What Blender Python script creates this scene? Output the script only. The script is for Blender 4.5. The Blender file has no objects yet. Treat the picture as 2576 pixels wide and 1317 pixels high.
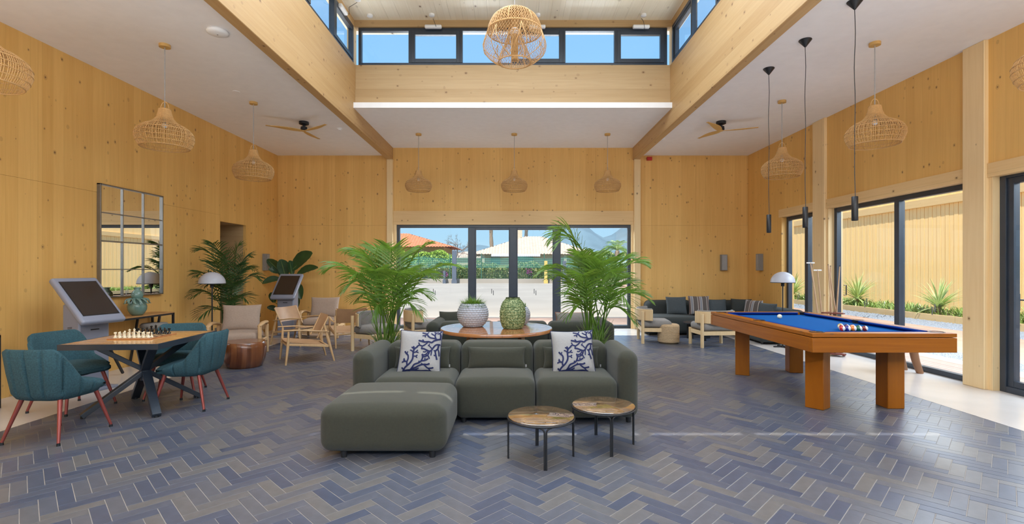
import bpy, math, random
from mathutils import Vector, Matrix
sin, cos, pi = math.sin, math.cos, math.pi
random.seed(7)
sc = bpy.context.scene
COL = sc.collection

# ------------------------------------------------------------ camera, sky, sun, exposure
cam_d = bpy.data.cameras.new('camera'); cam = bpy.data.objects.new('camera', cam_d); COL.objects.link(cam)
cam.location = (0, 0, 1.4); cam.rotation_euler = (pi/2, 0, 0)
cam_d.sensor_width = 36; cam_d.lens = 1240/2576*36
cam_d.shift_x = -2/2576; cam_d.shift_y = 17.5/2576
cam_d.clip_start = .05; cam_d.clip_end = 5000
sc.camera = cam
sc.view_settings.view_transform = 'Standard'; sc.view_settings.look = 'None'
sc.view_settings.gamma = 1; sc.view_settings.use_curve_mapping = False
sc.view_settings.exposure = 0.0
sc.cycles.use_denoising = True
sc.cycles.max_bounces = 12; sc.cycles.diffuse_bounces = 6; sc.cycles.transparent_max_bounces = 24
sc.cycles.caustics_reflective = False; sc.cycles.caustics_refractive = False
sc.cycles.sample_clamp_indirect = 6

w = bpy.data.worlds.new('sky'); sc.world = w; w.use_nodes = True
nt = w.node_tree; nt.nodes.clear()
tc = nt.nodes.new('ShaderNodeTexCoord'); sx = nt.nodes.new('ShaderNodeSeparateXYZ')
rp = nt.nodes.new('ShaderNodeValToRGB'); bg = nt.nodes.new('ShaderNodeBackground'); wo = nt.nodes.new('ShaderNodeOutputWorld')
nt.links.new(tc.outputs['Generated'], sx.inputs[0]); nt.links.new(sx.outputs['Z'], rp.inputs[0])
cr = rp.color_ramp
cr.elements[0].position = 0; cr.elements[0].color = (.62, .78, .88, 1)
cr.elements[1].position = 1; cr.elements[1].color = (.16, .38, .78, 1)
e = cr.elements.new(.06); e.color = (.42, .68, .88, 1)
e = cr.elements.new(.35); e.color = (.29, .60, 1.0, 1)
nt.links.new(rp.outputs[0], bg.inputs[0]); bg.inputs[1].default_value = 1.15
nt.links.new(bg.outputs[0], wo.inputs[0])

def light(kind, name, loc, energy, color=(1, 1, 1), size=None, direction=(0, 0, -1)):
    d = bpy.data.lights.new(name, kind); d.energy = energy; d.color = color
    o = bpy.data.objects.new(name, d); COL.objects.link(o); o.location = loc
    o.rotation_euler = Vector(direction).to_track_quat('-Z', 'Y').to_euler()
    if size: d.shape = 'RECTANGLE'; d.size, d.size_y = size
    return o
SUN = (.21, .6, -1.0)
s = light('SUN', 'sun', (0, -5, 20), 9.0, (1, .95, .86), direction=SUN); s.data.angle = .009
light('AREA', 'front_fill', (0, -2.7, 3.87), 200, (.93, .97, 1), (10.4, .34), (0, 1, -.12))  # added fill strip under the ceiling behind the camera, brightens the room
light('AREA', 'side_fill', (5.35, .1, 1.35), 120, (.95, .98, 1), (2.4, 5.2), (-1, -.3, .12))  # added fill lamp out of view beside the camera, brightens the left wall
light('AREA', 'upward_fill', (0, -1.6, .25), 720, (.93, .97, 1), (9, 2), (0, -.1, 1))  # added fill lamp near the floor behind the camera, lifts the ceilings
light('AREA', 'garden_fill', (8.6, 6.5, 4.35), 1150, (.80, .90, 1), (12, 3), (-1, 0, -.62))  # added lamp outside, above the window view, brightens the right-hand floor
light('AREA', 'yard_fill', (0, 13.4, 3.7), 950, (.82, .91, 1), (5.4, 1.6), (0, -1, -.5))  # added unseen lamp beyond the back doors, brightens the far floor and slab
light('AREA', 'lantern_fill', (0, 5.1, 5.55), 330, (.72, .86, 1), (4.6, 4.6), (0, 0, -1))  # added fill lamp hung in the lantern above the frame, lights the floor

# ------------------------------------------------------------ mesh helpers
class M:
    def __init__(s): s.v = []; s.f = []; s.mi = []; s.m = 0
    def add(s, vs, fs):
        b = len(s.v); s.v.extend([tuple(p) for p in vs])
        for f in fs: s.f.append([b+i for i in f]); s.mi.append(s.m)
        return s
    def box(s, x0, x1, y0, y1, z0, z1, mat=None):
        vs = [(x, y, z) for z in (z0, z1) for y in (y0, y1) for x in (x0, x1)]
        if mat is not None: vs = [mat @ Vector(p) for p in vs]
        return s.add(vs, [(0,2,3,1),(4,5,7,6),(0,1,5,4),(2,6,7,3),(0,4,6,2),(1,3,7,5)])
    def bar(s, p, q, a, b, up=(0, 0, 1)):
        p = Vector(p); q = Vector(q); d = (q-p); L = d.length; d.normalize()
        u = Vector(up).cross(d)
        if u.length < 1e-4: u = Vector((1, 0, 0)).cross(d)
        u.normalize(); w_ = d.cross(u)
        vs = [p + d*L*k + u*a/2*i + w_*b/2*j for k in (0, 1) for j in (-1, 1) for i in (-1, 1)]
        return s.add(vs, [(0,2,3,1),(4,5,7,6),(0,1,5,4),(2,6,7,3),(0,4,6,2),(1,3,7,5)])
    def tube(s, pts, r, n=8, closed=False, cap=True, flat=1.0):
        pts = [Vector(p) for p in pts]; N = len(pts)
        rs = r if isinstance(r, (list, tuple)) else [r]*N
        vs = []; prev = None
        for i, p in enumerate(pts):
            if closed: d = pts[(i+1) % N]-pts[i-1]
            else: d = pts[min(i+1, N-1)]-pts[max(i-1, 0)]
            if d.length < 1e-9: d = Vector((0, 0, 1))
            d.normalize()
            if prev is None:
                a = Vector((0, 0, 1)) if abs(d.z) < .9 else Vector((1, 0, 0))
                u = a.cross(d).normalized()
            else:
                u = prev-d*prev.dot(d)
                u = u.normalized() if u.length > 1e-6 else Vector((1, 0, 0))
            prev = u; w_ = d.cross(u)
            for k in range(n):
                t = 2*pi*k/n; vs.append(p+(u*cos(t)+w_*sin(t)*flat)*rs[i])
        fs = []
        for i in range(N if closed else N-1):
            j = (i+1) % N
            for k in range(n): l = (k+1) % n; fs.append((i*n+k, i*n+l, j*n+l, j*n+k))
        if cap and not closed: fs += [tuple(reversed(range(n))), tuple((N-1)*n+k for k in range(n))]
        return s.add(vs, fs)
    def lathe(s, prof, n=32, c=(0, 0, 0), disp=None, sxy=(1, 1)):
        vs = []; N = len(prof)
        for i, (r, z) in enumerate(prof):
            for k in range(n):
                t = 2*pi*k/n; rr = r+(disp(t, i/(N-1)) if disp and r > 1e-4 else 0)
                vs.append((c[0]+rr*cos(t)*sxy[0], c[1]+rr*sin(t)*sxy[1], c[2]+z))
        fs = []
        for i in range(N-1):
            for k in range(n): l = (k+1) % n; fs.append((i*n+k, i*n+l, (i+1)*n+l, (i+1)*n+k))
        if prof[0][0] > 1e-4: fs.append(tuple(reversed(range(n))))
        if prof[-1][0] > 1e-4: fs.append(tuple((N-1)*n+k for k in range(n)))
        return s.add(vs, fs)
    def soft(s, c, size, r, n=4, fn=None, mat=None, k=3):
        h = [a/2 for a in size]; r = min(r, min(h)*.999)
        def coords(hh):
            e_ = [hh-r+r*math.tan(pi/4*i/k) for i in range(k, 0, -1)]
            a = hh-r
            mid = [-a+2*a*i/n for i in range(n+1)] if a > 1e-3 else [0]
            return [-x for x in e_]+mid+e_[::-1]
        C = [coords(x) for x in h]; idx = {}; vs = []; fs = []
        def vid(p):
            key = tuple(round(x, 5) for x in p)
            if key not in idx:
                q = [max(-(h[i]-r), min(h[i]-r, p[i])) for i in range(3)]
                d = Vector([p[i]-q[i] for i in range(3)]); l = d.length
                v = Vector(q)+(d/l*r if l > 1e-9 else d)
                if fn: v = Vector(fn(v.x, v.y, v.z))
                if mat is not None: v = mat @ v
                idx[key] = len(vs); vs.append(v+Vector(c))
            return idx[key]
        for ax in range(3):
            a1, a2 = (ax+1) % 3, (ax+2) % 3
            for sg in (-1, 1):
                for i in range(len(C[a1])-1):
                    for j in range(len(C[a2])-1):
                        q = []
                        for (ii, jj) in ((i, j), (i+1, j), (i+1, j+1), (i, j+1)):
                            p = [0, 0, 0]; p[ax] = sg*h[ax]; p[a1] = C[a1][ii]; p[a2] = C[a2][jj]; q.append(vid(p))
                        if len(set(q)) < 3: continue
                        fs.append(tuple(q) if sg > 0 else tuple(reversed(q)))
        return s.add(vs, fs)
    def xform(s, mat, start=0):
        for i in range(start, len(s.v)): s.v[i] = tuple(mat @ Vector(s.v[i]))
        return s
    def build(s, name, mat, parent=None, smooth=35, bevel=0, seg=2):
        me = bpy.data.meshes.new(name); me.from_pydata(s.v, [], s.f)
        for mm in (mat if isinstance(mat, (list, tuple)) else [mat]): me.materials.append(mm)
        if any(s.mi): me.polygons.foreach_set('material_index', s.mi)
        if smooth:
            me.polygons.foreach_set('use_smooth', [True]*len(me.polygons))
            if smooth < 180: me.set_sharp_from_angle(angle=math.radians(smooth))
        me.update()
        return obj(name, me, parent, bevel, seg)
def obj(name, me, parent=None, bevel=0, seg=2):
    o = bpy.data.objects.new(name, me); COL.objects.link(o)
    if parent is not None: o.parent = parent
    if bevel:
        b = o.modifiers.new('bevel', 'BEVEL'); b.width = bevel; b.segments = seg; b.limit_method = 'ANGLE'; b.angle_limit = math.radians(40)
    return o
def tag(o, label=None, cat=None, group=None, kind=None):
    if label: o['label'] = label
    if cat: o['category'] = cat
    if group: o['group'] = group
    if kind: o['kind'] = kind
    return o
def empty(name, loc=(0, 0, 0), rz=0, label=None, cat=None, group=None, kind=None):
    o = bpy.data.objects.new(name, None); COL.objects.link(o); o.empty_display_size = .1
    o.location = loc; o.rotation_euler = (0, 0, rz)
    return tag(o, label, cat, group, kind)
def copy_tree(o, parent=None):
    c = o.copy(); COL.objects.link(c)
    if parent is not None: c.parent = parent
    for ch in o.children: copy_tree(ch, c)
    return c
def place(proto, loc, rz, label=None, group=None, first=False, scale=None):
    o = proto if first else copy_tree(proto)
    o.location = loc; o.rotation_euler = (0, 0, rz)
    if label: o['label'] = label
    if group: o['group'] = group
    if scale: o.scale = (scale,)*3
    return o
def RZ(a): return Matrix.Rotation(a, 4, 'Z')
def T(x, y, z): return Matrix.Translation((x, y, z))

# ------------------------------------------------------------ materials
def newmat(name):
    m = bpy.data.materials.new(name); m.use_nodes = True; nt = m.node_tree; nt.nodes.clear()
    out = nt.nodes.new('ShaderNodeOutputMaterial'); b = nt.nodes.new('ShaderNodeBsdfPrincipled')
    nt.links.new(b.outputs[0], out.inputs[0]); return m, nt, b, out
def N(nt, t, **kw):
    n = nt.nodes.new('ShaderNode'+t)
    for k, v in kw.items(): setattr(n, k, v)
    return n
def math_(nt, op, a, b=None, c=None):
    n = N(nt, 'Math', operation=op)
    for i, x in enumerate((a, b, c)):
        if x is None: continue
        if isinstance(x, (int, float)): n.inputs[i].default_value = x
        else: nt.links.new(x, n.inputs[i])
    return n.outputs[0]
def mix(nt, f, a, b, mode='MIX'):
    n = N(nt, 'Mix', data_type='RGBA', blend_type=mode)
    for i, x in ((0, f), (6, a), (7, b)):
        if isinstance(x, (int, float)): n.inputs[i].default_value = x
        elif isinstance(x, tuple): n.inputs[i].default_value = x+(1,) if len(x) == 3 else x
        else: nt.links.new(x, n.inputs[i])
    return n.outputs[2]
def ramp(nt, f, stops):
    n = N(nt, 'ValToRGB'); cr = n.color_ramp
    while len(cr.elements) > 1: cr.elements.remove(cr.elements[-1])
    cr.elements[0].position = stops[0][0]; cr.elements[0].color = stops[0][1]+(1,)
    for p, c in stops[1:]: e = cr.elements.new(p); e.color = c+(1,)
    nt.links.new(f, n.inputs[0]); return n.outputs[0]
def plain(name, col, rough=.6, metal=0, var=.08, scale=8, bump=0, bscale=200, coat=0, spec=.5, sheen=0):
    m, nt, b, out = newmat(name)
    b.inputs['Roughness'].default_value = rough; b.inputs['Metallic'].default_value = metal
    b.inputs['Coat Weight'].default_value = coat; b.inputs['Specular IOR Level'].default_value = spec
    b.inputs['Sheen Weight'].default_value = sheen
    t = N(nt, 'TexCoord'); n = N(nt, 'TexNoise'); n.inputs['Scale'].default_value = scale; n.inputs['Detail'].default_value = 4
    nt.links.new(t.outputs['Object'], n.inputs['Vector'])
    lo = tuple(c*(1-var) for c in col); hi = tuple(min(1, c*(1+var)) for c in col)
    nt.links.new(ramp(nt, n.outputs[0], [(.3, lo), (.7, hi)]), b.inputs['Base Color'])
    if bump:
        n2 = N(nt, 'TexNoise'); n2.inputs['Scale'].default_value = bscale; nt.links.new(t.outputs['Object'], n2.inputs['Vector'])
        bp = N(nt, 'Bump'); bp.inputs['Strength'].default_value = bump; bp.inputs['Distance'].default_value = .01
        nt.links.new(n2.outputs[0], bp.inputs['Height']); nt.links.new(bp.outputs[0], b.inputs['Normal'])
    return m
def wood(name, across, along, c1, c2, bw=.14, knot=(.16, .07, .025), kd=.9, kscale=(8, 6), rough=.55, seam=.25, grain=28, coat=0, tex='Object', var=.35):
    """across / along: weights on x, y, z that give the coordinate over and along the boards"""
    m, nt, b, out = newmat(name); b.inputs['Roughness'].default_value = rough; b.inputs['Coat Weight'].default_value = coat
    t = N(nt, 'TexCoord')
    def dot(wt):
        d = N(nt, 'VectorMath', operation='DOT_PRODUCT'); nt.links.new(t.outputs[tex], d.inputs[0]); d.inputs[1].default_value = wt
        return d.outputs['Value']
    u = math_(nt, 'ADD', dot(across), 50.0); v = math_(nt, 'ADD', dot(along), 50.0)
    ub = math_(nt, 'DIVIDE', u, bw); idx = math_(nt, 'FLOOR', ub); fr = math_(nt, 'FRACT', ub)
    wn = N(nt, 'TexWhiteNoise', noise_dimensions='1D'); nt.links.new(idx, wn.inputs['W']); rnd = wn.outputs['Value']
    def comb(a, b_, c_):
        n = N(nt, 'CombineXYZ')
        for i, x in enumerate((a, b_, c_)):
            if isinstance(x, (int, float)): n.inputs[i].default_value = x
            else: nt.links.new(x, n.inputs[i])
        return n.outputs[0]
    gn = N(nt, 'TexNoise'); gn.inputs['Scale'].default_value = 1; gn.inputs['Detail'].default_value = 3; gn.inputs['Distortion'].default_value = .6
    nt.links.new(comb(math_(nt, 'MULTIPLY', u, grain), math_(nt, 'ADD', math_(nt, 'MULTIPLY', v, 1.3), math_(nt, 'MULTIPLY', rnd, 9.0)), math_(nt, 'MULTIPLY', rnd, 31.0)), gn.inputs['Vector'])
    f = math_(nt, 'ADD', math_(nt, 'MULTIPLY', gn.outputs[0], 1-var), math_(nt, 'MULTIPLY', rnd, var))
    col = ramp(nt, f, [(.15, c1), (.85, c2)])
    if seam:
        sm = math_(nt, 'LESS_THAN', fr, .018)
        col = mix(nt, math_(nt, 'MULTIPLY', sm, seam), col, tuple(c*.4 for c in c1))
    if kd:
        vo = N(nt, 'TexVoronoi', feature='F1'); vo.inputs['Scale'].default_value = 1
        ns = N(nt, 'TexNoise'); ns.inputs['Scale'].default_value = 40; nt.links.new(t.outputs[tex], ns.inputs['Vector'])
        nt.links.new(comb(math_(nt, 'MULTIPLY', u, kscale[0]), math_(nt, 'MULTIPLY', v, kscale[1]), 0.0), vo.inputs['Vector'])
        sp = N(nt, 'SeparateColor'); nt.links.new(vo.outputs['Color'], sp.inputs[0])
        size = math_(nt, 'MULTIPLY', math_(nt, 'ADD', sp.outputs[1], .45), .085)
        dd = math_(nt, 'ADD', vo.outputs['Distance'], math_(nt, 'MULTIPLY', ns.outputs[0], .035))
        k = math_(nt, 'MULTIPLY', math_(nt, 'LESS_THAN', dd, size), math_(nt, 'LESS_THAN', sp.outputs[0], kd))
        ring = math_(nt, 'MULTIPLY', math_(nt, 'LESS_THAN', dd, math_(nt, 'MULTIPLY', size, 1.9)), math_(nt, 'LESS_THAN', sp.outputs[0], kd))
        col = mix(nt, math_(nt, 'MULTIPLY', ring, .22), col, knot)
        col = mix(nt, math_(nt, 'MULTIPLY', k, .85), col, knot)
    nt.links.new(col, b.inputs['Base Color'])
    return m
PINE1, PINE2 = (.66, .37, .10), (.80, .495, .16)
W_UP = wood('spruce_panel_upright_grain', (1, 1, 0), (0, 0, 1), PINE1, PINE2)
W_Y = wood('spruce_beam_grain_along_room', (1, 0, 1), (0, 1, 0), (.45, .262, .10), (.575, .375, .175), bw=.2)
W_X = wood('spruce_beam_grain_across_room', (0, 1, 1), (1, 0, 0), (.41, .26, .115), (.53, .365, .19), bw=.17)
W_ROOF = wood('spruce_roof_board', (1, 0, 0), (0, 1, 1), (.82, .73, .55), (.94, .87, .71), bw=.2, kscale=(6, 3.5))
W_COLM = wood('spruce_column', (1, 1, 0), (0, 0, 1), (.72, .5, .24), (.84, .64, .36), bw=.3, kd=.4)
W_LINT = wood('spruce_lintel', (0, 0, 1), (1, 1, 0), (.68, .45, .2), (.8, .57, .29), bw=.3, kd=.4)
W_FAC = wood('larch_facade_board', (1, 1, 0), (0, 0, 1), (.86, .54, .21), (.97, .70, .34), bw=.15, kd=.12, seam=0)
W_TABLE = wood('varnished_pine', (0, 0, 1), (1, 1, 0), (.26, .075, .004), (.42, .135, .008), bw=.5, kd=.2, kscale=(9, 2.2), rough=.4, seam=0, grain=40, coat=.05, var=.15)
W_TLEG = wood('varnished_pine_leg', (1, 1, 0), (0, 0, 1), (.25, .07, .004), (.40, .125, .008), bw=.09, kd=.1, rough=.4, seam=.1, grain=40, coat=.05, var=.3)
for _m in (W_TABLE, W_TLEG): _m.node_tree.nodes['Principled BSDF'].inputs['Specular IOR Level'].default_value = .2
W_OAK = wood('pale_oak_furniture', (1, 1, 0), (0, 0, 1), (.52, .32, .15), (.66, .43, .22), bw=.6, kd=0, seam=0, rough=.45, var=.1, grain=60)
W_OAK2 = wood('blond_ash_furniture', (1, 1, 0), (0, 0, 1), (.62, .43, .22), (.76, .56, .32), bw=.6, kd=0, seam=0, rough=.45, var=.1, grain=60)
W_TEAK = wood('teak_slat', (0, 1, 0), (1, 0, 0), (.34, .13, .045), (.50, .21, .08), bw=.09, kd=0, seam=.3, rough=.2, coat=.8)
W_OUT = wood('honey_teak_table_slat', (0, 1, 0), (1, 0, 0), (.50, .25, .08), (.62, .34, .12), bw=.1, kd=0, seam=0, rough=.25, coat=.3)
W_DARK = wood('walnut_stump_side', (1, 1, 0), (0, 0, 1), (.075, .02, .008), (.26, .09, .03), bw=.08, kd=.15, knot=(.03, .01, .005), rough=.25, seam=.3, coat=.5, grain=18)
W_CONS = wood('console_board', (1, 0, 0), (0, 1, 0), (.42, .2, .07), (.58, .32, .12), bw=.12, kd=.2, rough=.4)
W_STOOL = wood('brown_stool_wood', (1, 1, 0), (0, 0, 1), (.2, .09, .04), (.32, .16, .08), bw=.3, kd=0, seam=0, rough=.5)
W_KERB = wood('timber_kerb', (0, 0, 1), (0, 1, 0), (.55, .38, .18), (.7, .5, .26), bw=.3, kd=.2)
W_DECK = wood('terracotta_deck_board', (1, 0, 0), (0, 1, 0), (.48, .30, .22), (.62, .42, .32), bw=.14, kd=0, seam=.6)
W_FAN = wood('fan_blade_wood', (0, 1, 0), (1, 0, 0), (.56, .33, .1), (.68, .43, .16), bw=.5, kd=0, seam=0, rough=.4)
PLASTER = plain('ceiling_plaster', (.87, .85, .84), .85, var=.02)
WHITE = plain('white_enamel', (.82, .82, .82), .35, var=.02)
SHADE = plain('lamp_shade_enamel', (.50, .51, .57), .35, var=.02)
CREAM = plain('pale_poured_floor', (.66, .60, .55), .22, var=.05, scale=2)
GROUT = plain('pale_grout', (.31, .29, .275), .8, var=.1)
ALU = plain('anthracite_aluminium', (.028, .038, .055), .35, metal=.0, var=.1, spec=.6)
BLACK = plain('black_metal', (.012, .013, .016), .4, var=.1)
BLACKG = plain('black_gloss', (.006, .006, .007), .12, var=0)
TEAL = plain('teal_weave', (.034, .092, .115), .95, var=.25, scale=90, bump=.5, bscale=380)
REDLEG = plain('copper_red_leg', (.28, .06, .05), .35, metal=.35, var=.1)
SOFA = plain('olive_green_wool', (.041, .043, .030), .95, var=.08, scale=60, bump=.3, bscale=500, sheen=.15)
SOFA2 = plain('charcoal_green_wool', (.035,.04,.038), .95, var=.1, scale=60, bump=.3, bscale=500)
CHAR = plain('charcoal_cushion', (.06, .07, .075), .95, var=.15, scale=80, bump=.3)
GREYC = plain('warm_grey_cushion', (.24, .22, .2), .95, var=.08, scale=60, bump=.2)
BEIGE = plain('beige_linen', (.40, .30, .235), .95, var=.06, scale=50, bump=.25, bscale=400)
LEATH = plain('tan_saddle_leather', (.45, .265, .14), .5, var=.08, scale=10)
RATTAN = plain('natural_rattan', (.56, .32, .12), .6, var=.12, scale=60)
KIOSK = plain('silver_powder_coat', (.27, .29, .37), .35, metal=.1, var=.02)
SCREEN = plain('dark_screen', (.035, .026, .022), .08, var=0)
POTW = plain('chalky_white_ceramic', (.42, .45, .52), .75, var=.06, scale=20)
CELAD = plain('celadon_glaze', (.15, .26, .225), .25, var=.2, scale=15, coat=.3)
CLOTH = plain('blue_baize', (.0, .092, .34), .9, var=.05, scale=90, spec=.1)
CLOTHD = plain('blue_rail_cloth', (.0, .03, .22), .9, var=.05, scale=90, spec=.15)
LINEN = plain('white_cotton', (.34, .34, .345), .9, var=.04, scale=60, bump=.15)
NAVY = plain('navy_embroidery', (.006, .012, .075), .8, var=.2, scale=60)
IVORY = plain('ivory_piece', (.80, .74, .56), .4, var=.04)
POUF = plain('braided_raffia', (.50, .35, .2), .9, var=.3, scale=120, bump=.6, bscale=90)
SOIL = plain('potting_soil', (.05, .035, .025), .9, var=.3, scale=40)
GREYPOT = plain('grey_planter', (.22, .22, .22), .7)
PAVE = plain('sandy_concrete_yard', (.30, .27, .235), .9, var=.10, scale=.25)
TERRA = plain('terracotta_paving', (.37, .235, .17), .85, var=.1, scale=2)
RED = plain('red_plastic', (.5, .02, .015), .4)
GRAVEL = plain('grey_gravel', (.20, .225, .26), .9, var=.35, scale=60)
def leafmat(name, c, c2, trans=.35):
    m, nt, b, out = newmat(name); b.inputs['Roughness'].default_value = .35
    t = N(nt, 'TexCoord'); n = N(nt, 'TexNoise'); n.inputs['Scale'].default_value = 6; nt.links.new(t.outputs['Object'], n.inputs['Vector'])
    colr = ramp(nt, n.outputs[0], [(.3, c), (.7, c2)]); nt.links.new(colr, b.inputs['Base Color'])
    tr = N(nt, 'BsdfTranslucent'); nt.links.new(mix(nt, .5, colr, (.35, .55, .05)), tr.inputs[0]); ms = N(nt, 'MixShader'); ms.inputs[0].default_value = trans
    nt.links.new(b.outputs[0], ms.inputs[1]); nt.links.new(tr.outputs[0], ms.inputs[2]); nt.links.new(ms.outputs[0], out.inputs[0])
    return m
LEAF = leafmat('palm_leaf', (.06, .15, .02), (.20, .36, .05))
LEAFD = leafmat('dark_palm_leaf', (.02, .06, .02), (.05, .12, .03), .15)
LEAFB = leafmat('broad_dark_leaf', (.015, .05, .02), (.035, .09, .03), .1)
LEAFO = leafmat('garden_leaf', (.12, .22, .05), (.30, .42, .12), .2)
LEAFY = leafmat('yucca_leaf', (.30, .42, .16), (.55, .62, .30), .25)
STEM = plain('palm_stem', (.16, .24, .06), .5, var=.2)
def glassmat():
    m, nt, b, out = newmat('window_glass'); nt.nodes.remove(b)
    tr = N(nt, 'BsdfTransparent'); tr.inputs[0].default_value = (.97, .98, .98, 1)
    gl = N(nt, 'BsdfGlossy'); gl.inputs['Roughness'].default_value = .0
    fr = N(nt, 'Fresnel'); fr.inputs[0].default_value = 1.45; ms = N(nt, 'MixShader')
    ge = N(nt, 'NewGeometry'); k = math_(nt, 'MULTIPLY', fr.outputs[0], math_(nt, 'SUBTRACT', 1.0, ge.outputs['Backfacing']))
    nt.links.new(k, ms.inputs[0]); nt.links.new(tr.outputs[0], ms.inputs[1]); nt.links.new(gl.outputs[0], ms.inputs[2]); nt.links.new(ms.outputs[0], out.inputs[0])
    return m
GLASS = glassmat()
def mirrormat():
    m, nt, b, out = newmat('mirror_silver'); b.inputs['Base Color'].default_value = (.82, .83, .82, 1); b.inputs['Metallic'].default_value = 1; b.inputs['Roughness'].default_value = .01
    return m
MIRROR = mirrormat()
def tilemat(name, island):
    m, nt, b, out = newmat(name); b.inputs['Roughness'].default_value = .33; b.inputs['Specular IOR Level'].default_value = .5
    if island: r = N(nt, 'NewGeometry').outputs['Random Per Island']
    else: r = N(nt, 'ObjectInfo').outputs['Random']
    c = ramp(nt, r, [(0, (.068, .083, .130)), (.25, (.085, .099, .142)), (.5, (.102, .112, .147)), (.75, (.122, .126, .145)), (1, (.150, .144, .143))])
    t = N(nt, 'TexCoord'); n = N(nt, 'TexNoise'); n.inputs['Scale'].default_value = 14; n.inputs['Detail'].default_value = 5; nt.links.new(t.outputs['Object'], n.inputs['Vector'])
    nt.links.new(mix(nt, .35, c, ramp(nt, n.outputs[0], [(.3, (.35, .35, .35)), (.7, (.65, .65, .65))]), 'OVERLAY'), b.inputs['Base Color'])
    return m
TILE = tilemat('slate_blue_tile', False); TILES = tilemat('slate_blue_tiles_far', True)
# ------------------------------------------------------------ room shell
def piece(name, mat, parent, x0, x1, y0, y1, z0, z1, bevel=0, label=None):
    o = M().box(x0, x1, y0, y1, z0, z1).build(name, mat, parent, smooth=0, bevel=bevel, seg=1)
    if label: o['label'] = label
    return o
def struct(name): return empty(name, kind='structure')
XW, YB, ZC, G = 5.52, 11.57, 4.06, .0012
# floor: poured border, grout bed and herringbone tiles
fl = struct('floor')
TX, TY = 4.42, 10.40
piece('border_strip', CREAM, fl, -XW-.2, -TX, -3, YB+.2, -.12, 0)
piece('border_strip', CREAM, fl, TX, XW+.25, -3, YB+.2, -.12, 0)
piece('border_strip', CREAM, fl, -TX, TX, TY, YB+.2, -.12, 0)
piece('grout_bed', GROUT, fl, -TX, TX, -3, TY, -.12, -.002)
TL, TW, TG = .286, .0808, .0022
def clip(poly, a, b, c):
    out = []
    for i in range(len(poly)):
        p, q = poly[i], poly[(i+1) % len(poly)]
        dp, dq = a*p[0]+b*p[1]-c, a*q[0]+b*q[1]-c
        if dp <= 0: out.append(p)
        if dp*dq < 0: t = dp/(dp-dq); out.append((p[0]+(q[0]-p[0])*t, p[1]+(q[1]-p[1])*t))
    return out
tm = M(); a_, b_ = TL/2-TG, TW/2-TG
tm.add([(-a_, -b_, -.01), (a_, -b_, -.01), (a_, b_, -.01), (-a_, b_, -.01)]+[(sx_*(a_-.001*k), sy_*(b_-.001*k), -.001*(1-k)) for k in (0, 1) for sx_, sy_ in ((-1, -1), (1, -1), (1, 1), (-1, 1))],
       [(0,1,5,4),(1,2,6,5),(2,3,7,6),(3,0,4,7),(4,5,9,8),(5,6,10,9),(6,7,11,10),(7,4,8,11),(8,9,10,11)])
t0 = tm.build('tile', TILE, fl, smooth=0); tile_me = t0.data; first = t0
cands = []; far = M(); q2 = math.sqrt(2)
for m_ in range(-14, 15):
    for k_ in range(-45, 70):
        for o_ in (0, 1):
            u0, v0 = k_*TW+m_*TL, k_*TW-m_*TL
            if o_ == 0: cu, cv, hu, hv = u0+TL/2, v0+TW/2, TL/2, TW/2
            else: cu, cv, hu, hv = u0-TW/2, v0+TL/2, TW/2, TL/2
            X = (cu-cv)/q2-.202; Y = (cu+cv)/q2+2.853
            if abs(X) > TX+.2 or Y < -1 or Y > TY+.2: continue
            inside = abs(X) < TX-.16 and Y < TY-.16
            cands.append((Y, X, o_, inside, cu, cv, hu, hv))
cands.sort(); near = 0
for Y, X, o_, inside, cu, cv, hu, hv in cands:
    if near < 300 and inside and Y > 2.68 and abs(X) < 1.05*Y+.06:
        t = first if near == 0 else obj('tile', tile_me, fl)
        t.location = (X, Y, 0); t.rotation_euler = (0, 0, pi/4+(pi/2 if o_ else 0)); near += 1
        continue
    poly = []
    for su, sv in ((-1, -1), (1, -1), (1, 1), (-1, 1)):
        u, v = cu+su*(hu-TG), cv+sv*(hv-TG); poly.append(((u-v)/q2-.202, (u+v)/q2+2.853))
    if not inside:
        for c_ in ((1, 0, TX-.003), (-1, 0, TX-.003), (0, 1, TY-.003)): poly = clip(poly, *c_)
    if len(poly) < 3: continue
    n_ = len(poly)
    far.add([(x, y, -.01) for x, y in poly]+[(x, y, 0) for x, y in poly], [tuple(range(n_, 2*n_))]+[(i, (i+1) % n_, n_+(i+1) % n_, n_+i) for i in range(n_)])
tag(far.build('tiles_farther_off', TILES, fl, smooth=0), kind='stuff')

# left wall with doorway and corridor stub
wl = struct('wall_left')
piece('wall_core', W_UP, wl, -XW-.25, -XW-.06, -3, 9.28, 0, ZC+.2)
piece('wall_core', W_UP, wl, -XW-.25, -XW-.06, 10.22, YB+.2, 0, ZC+.2)
piece('wall_core', W_UP, wl, -XW-.25, -XW-.06, 9.28, 10.22, 2.32, ZC+.2)
ys = [-3, -.7, 1.75, 4.2, 5.73, 8.1, 9.3]
for a, b in zip(ys[:-1], ys[1:]):
    piece('panel', W_UP, wl, -XW-.06, -XW, a+G, b-G, 2.42+G, ZC)
    piece('panel', W_UP, wl, -XW-.06, -XW-.001, a+G, b-G, 0, 2.42-G)
piece('panel', W_UP, wl, -XW-.06, -XW, 9.3+G, 10.2, 2.3, ZC)
piece('panel', W_UP, wl, -XW-.06, -XW, 10.2, YB, 0, ZC)
piece('corridor_wall', W_X, wl, -7.6, -XW-.06, 10.2, 10.3, 0, 2.3)
piece('corridor_wall', W_X, wl, -7.6, -XW-.06, 9.2, 9.3, 0, 2.3)
piece('corridor_wall', W_X, wl, -7.7, -7.6, 9.2, 10.3, 0, 2.3)
piece('corridor_soffit', W_X, wl, -7.7, -XW-.06, 9.2, 10.3, 2.3, 2.4)
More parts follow.
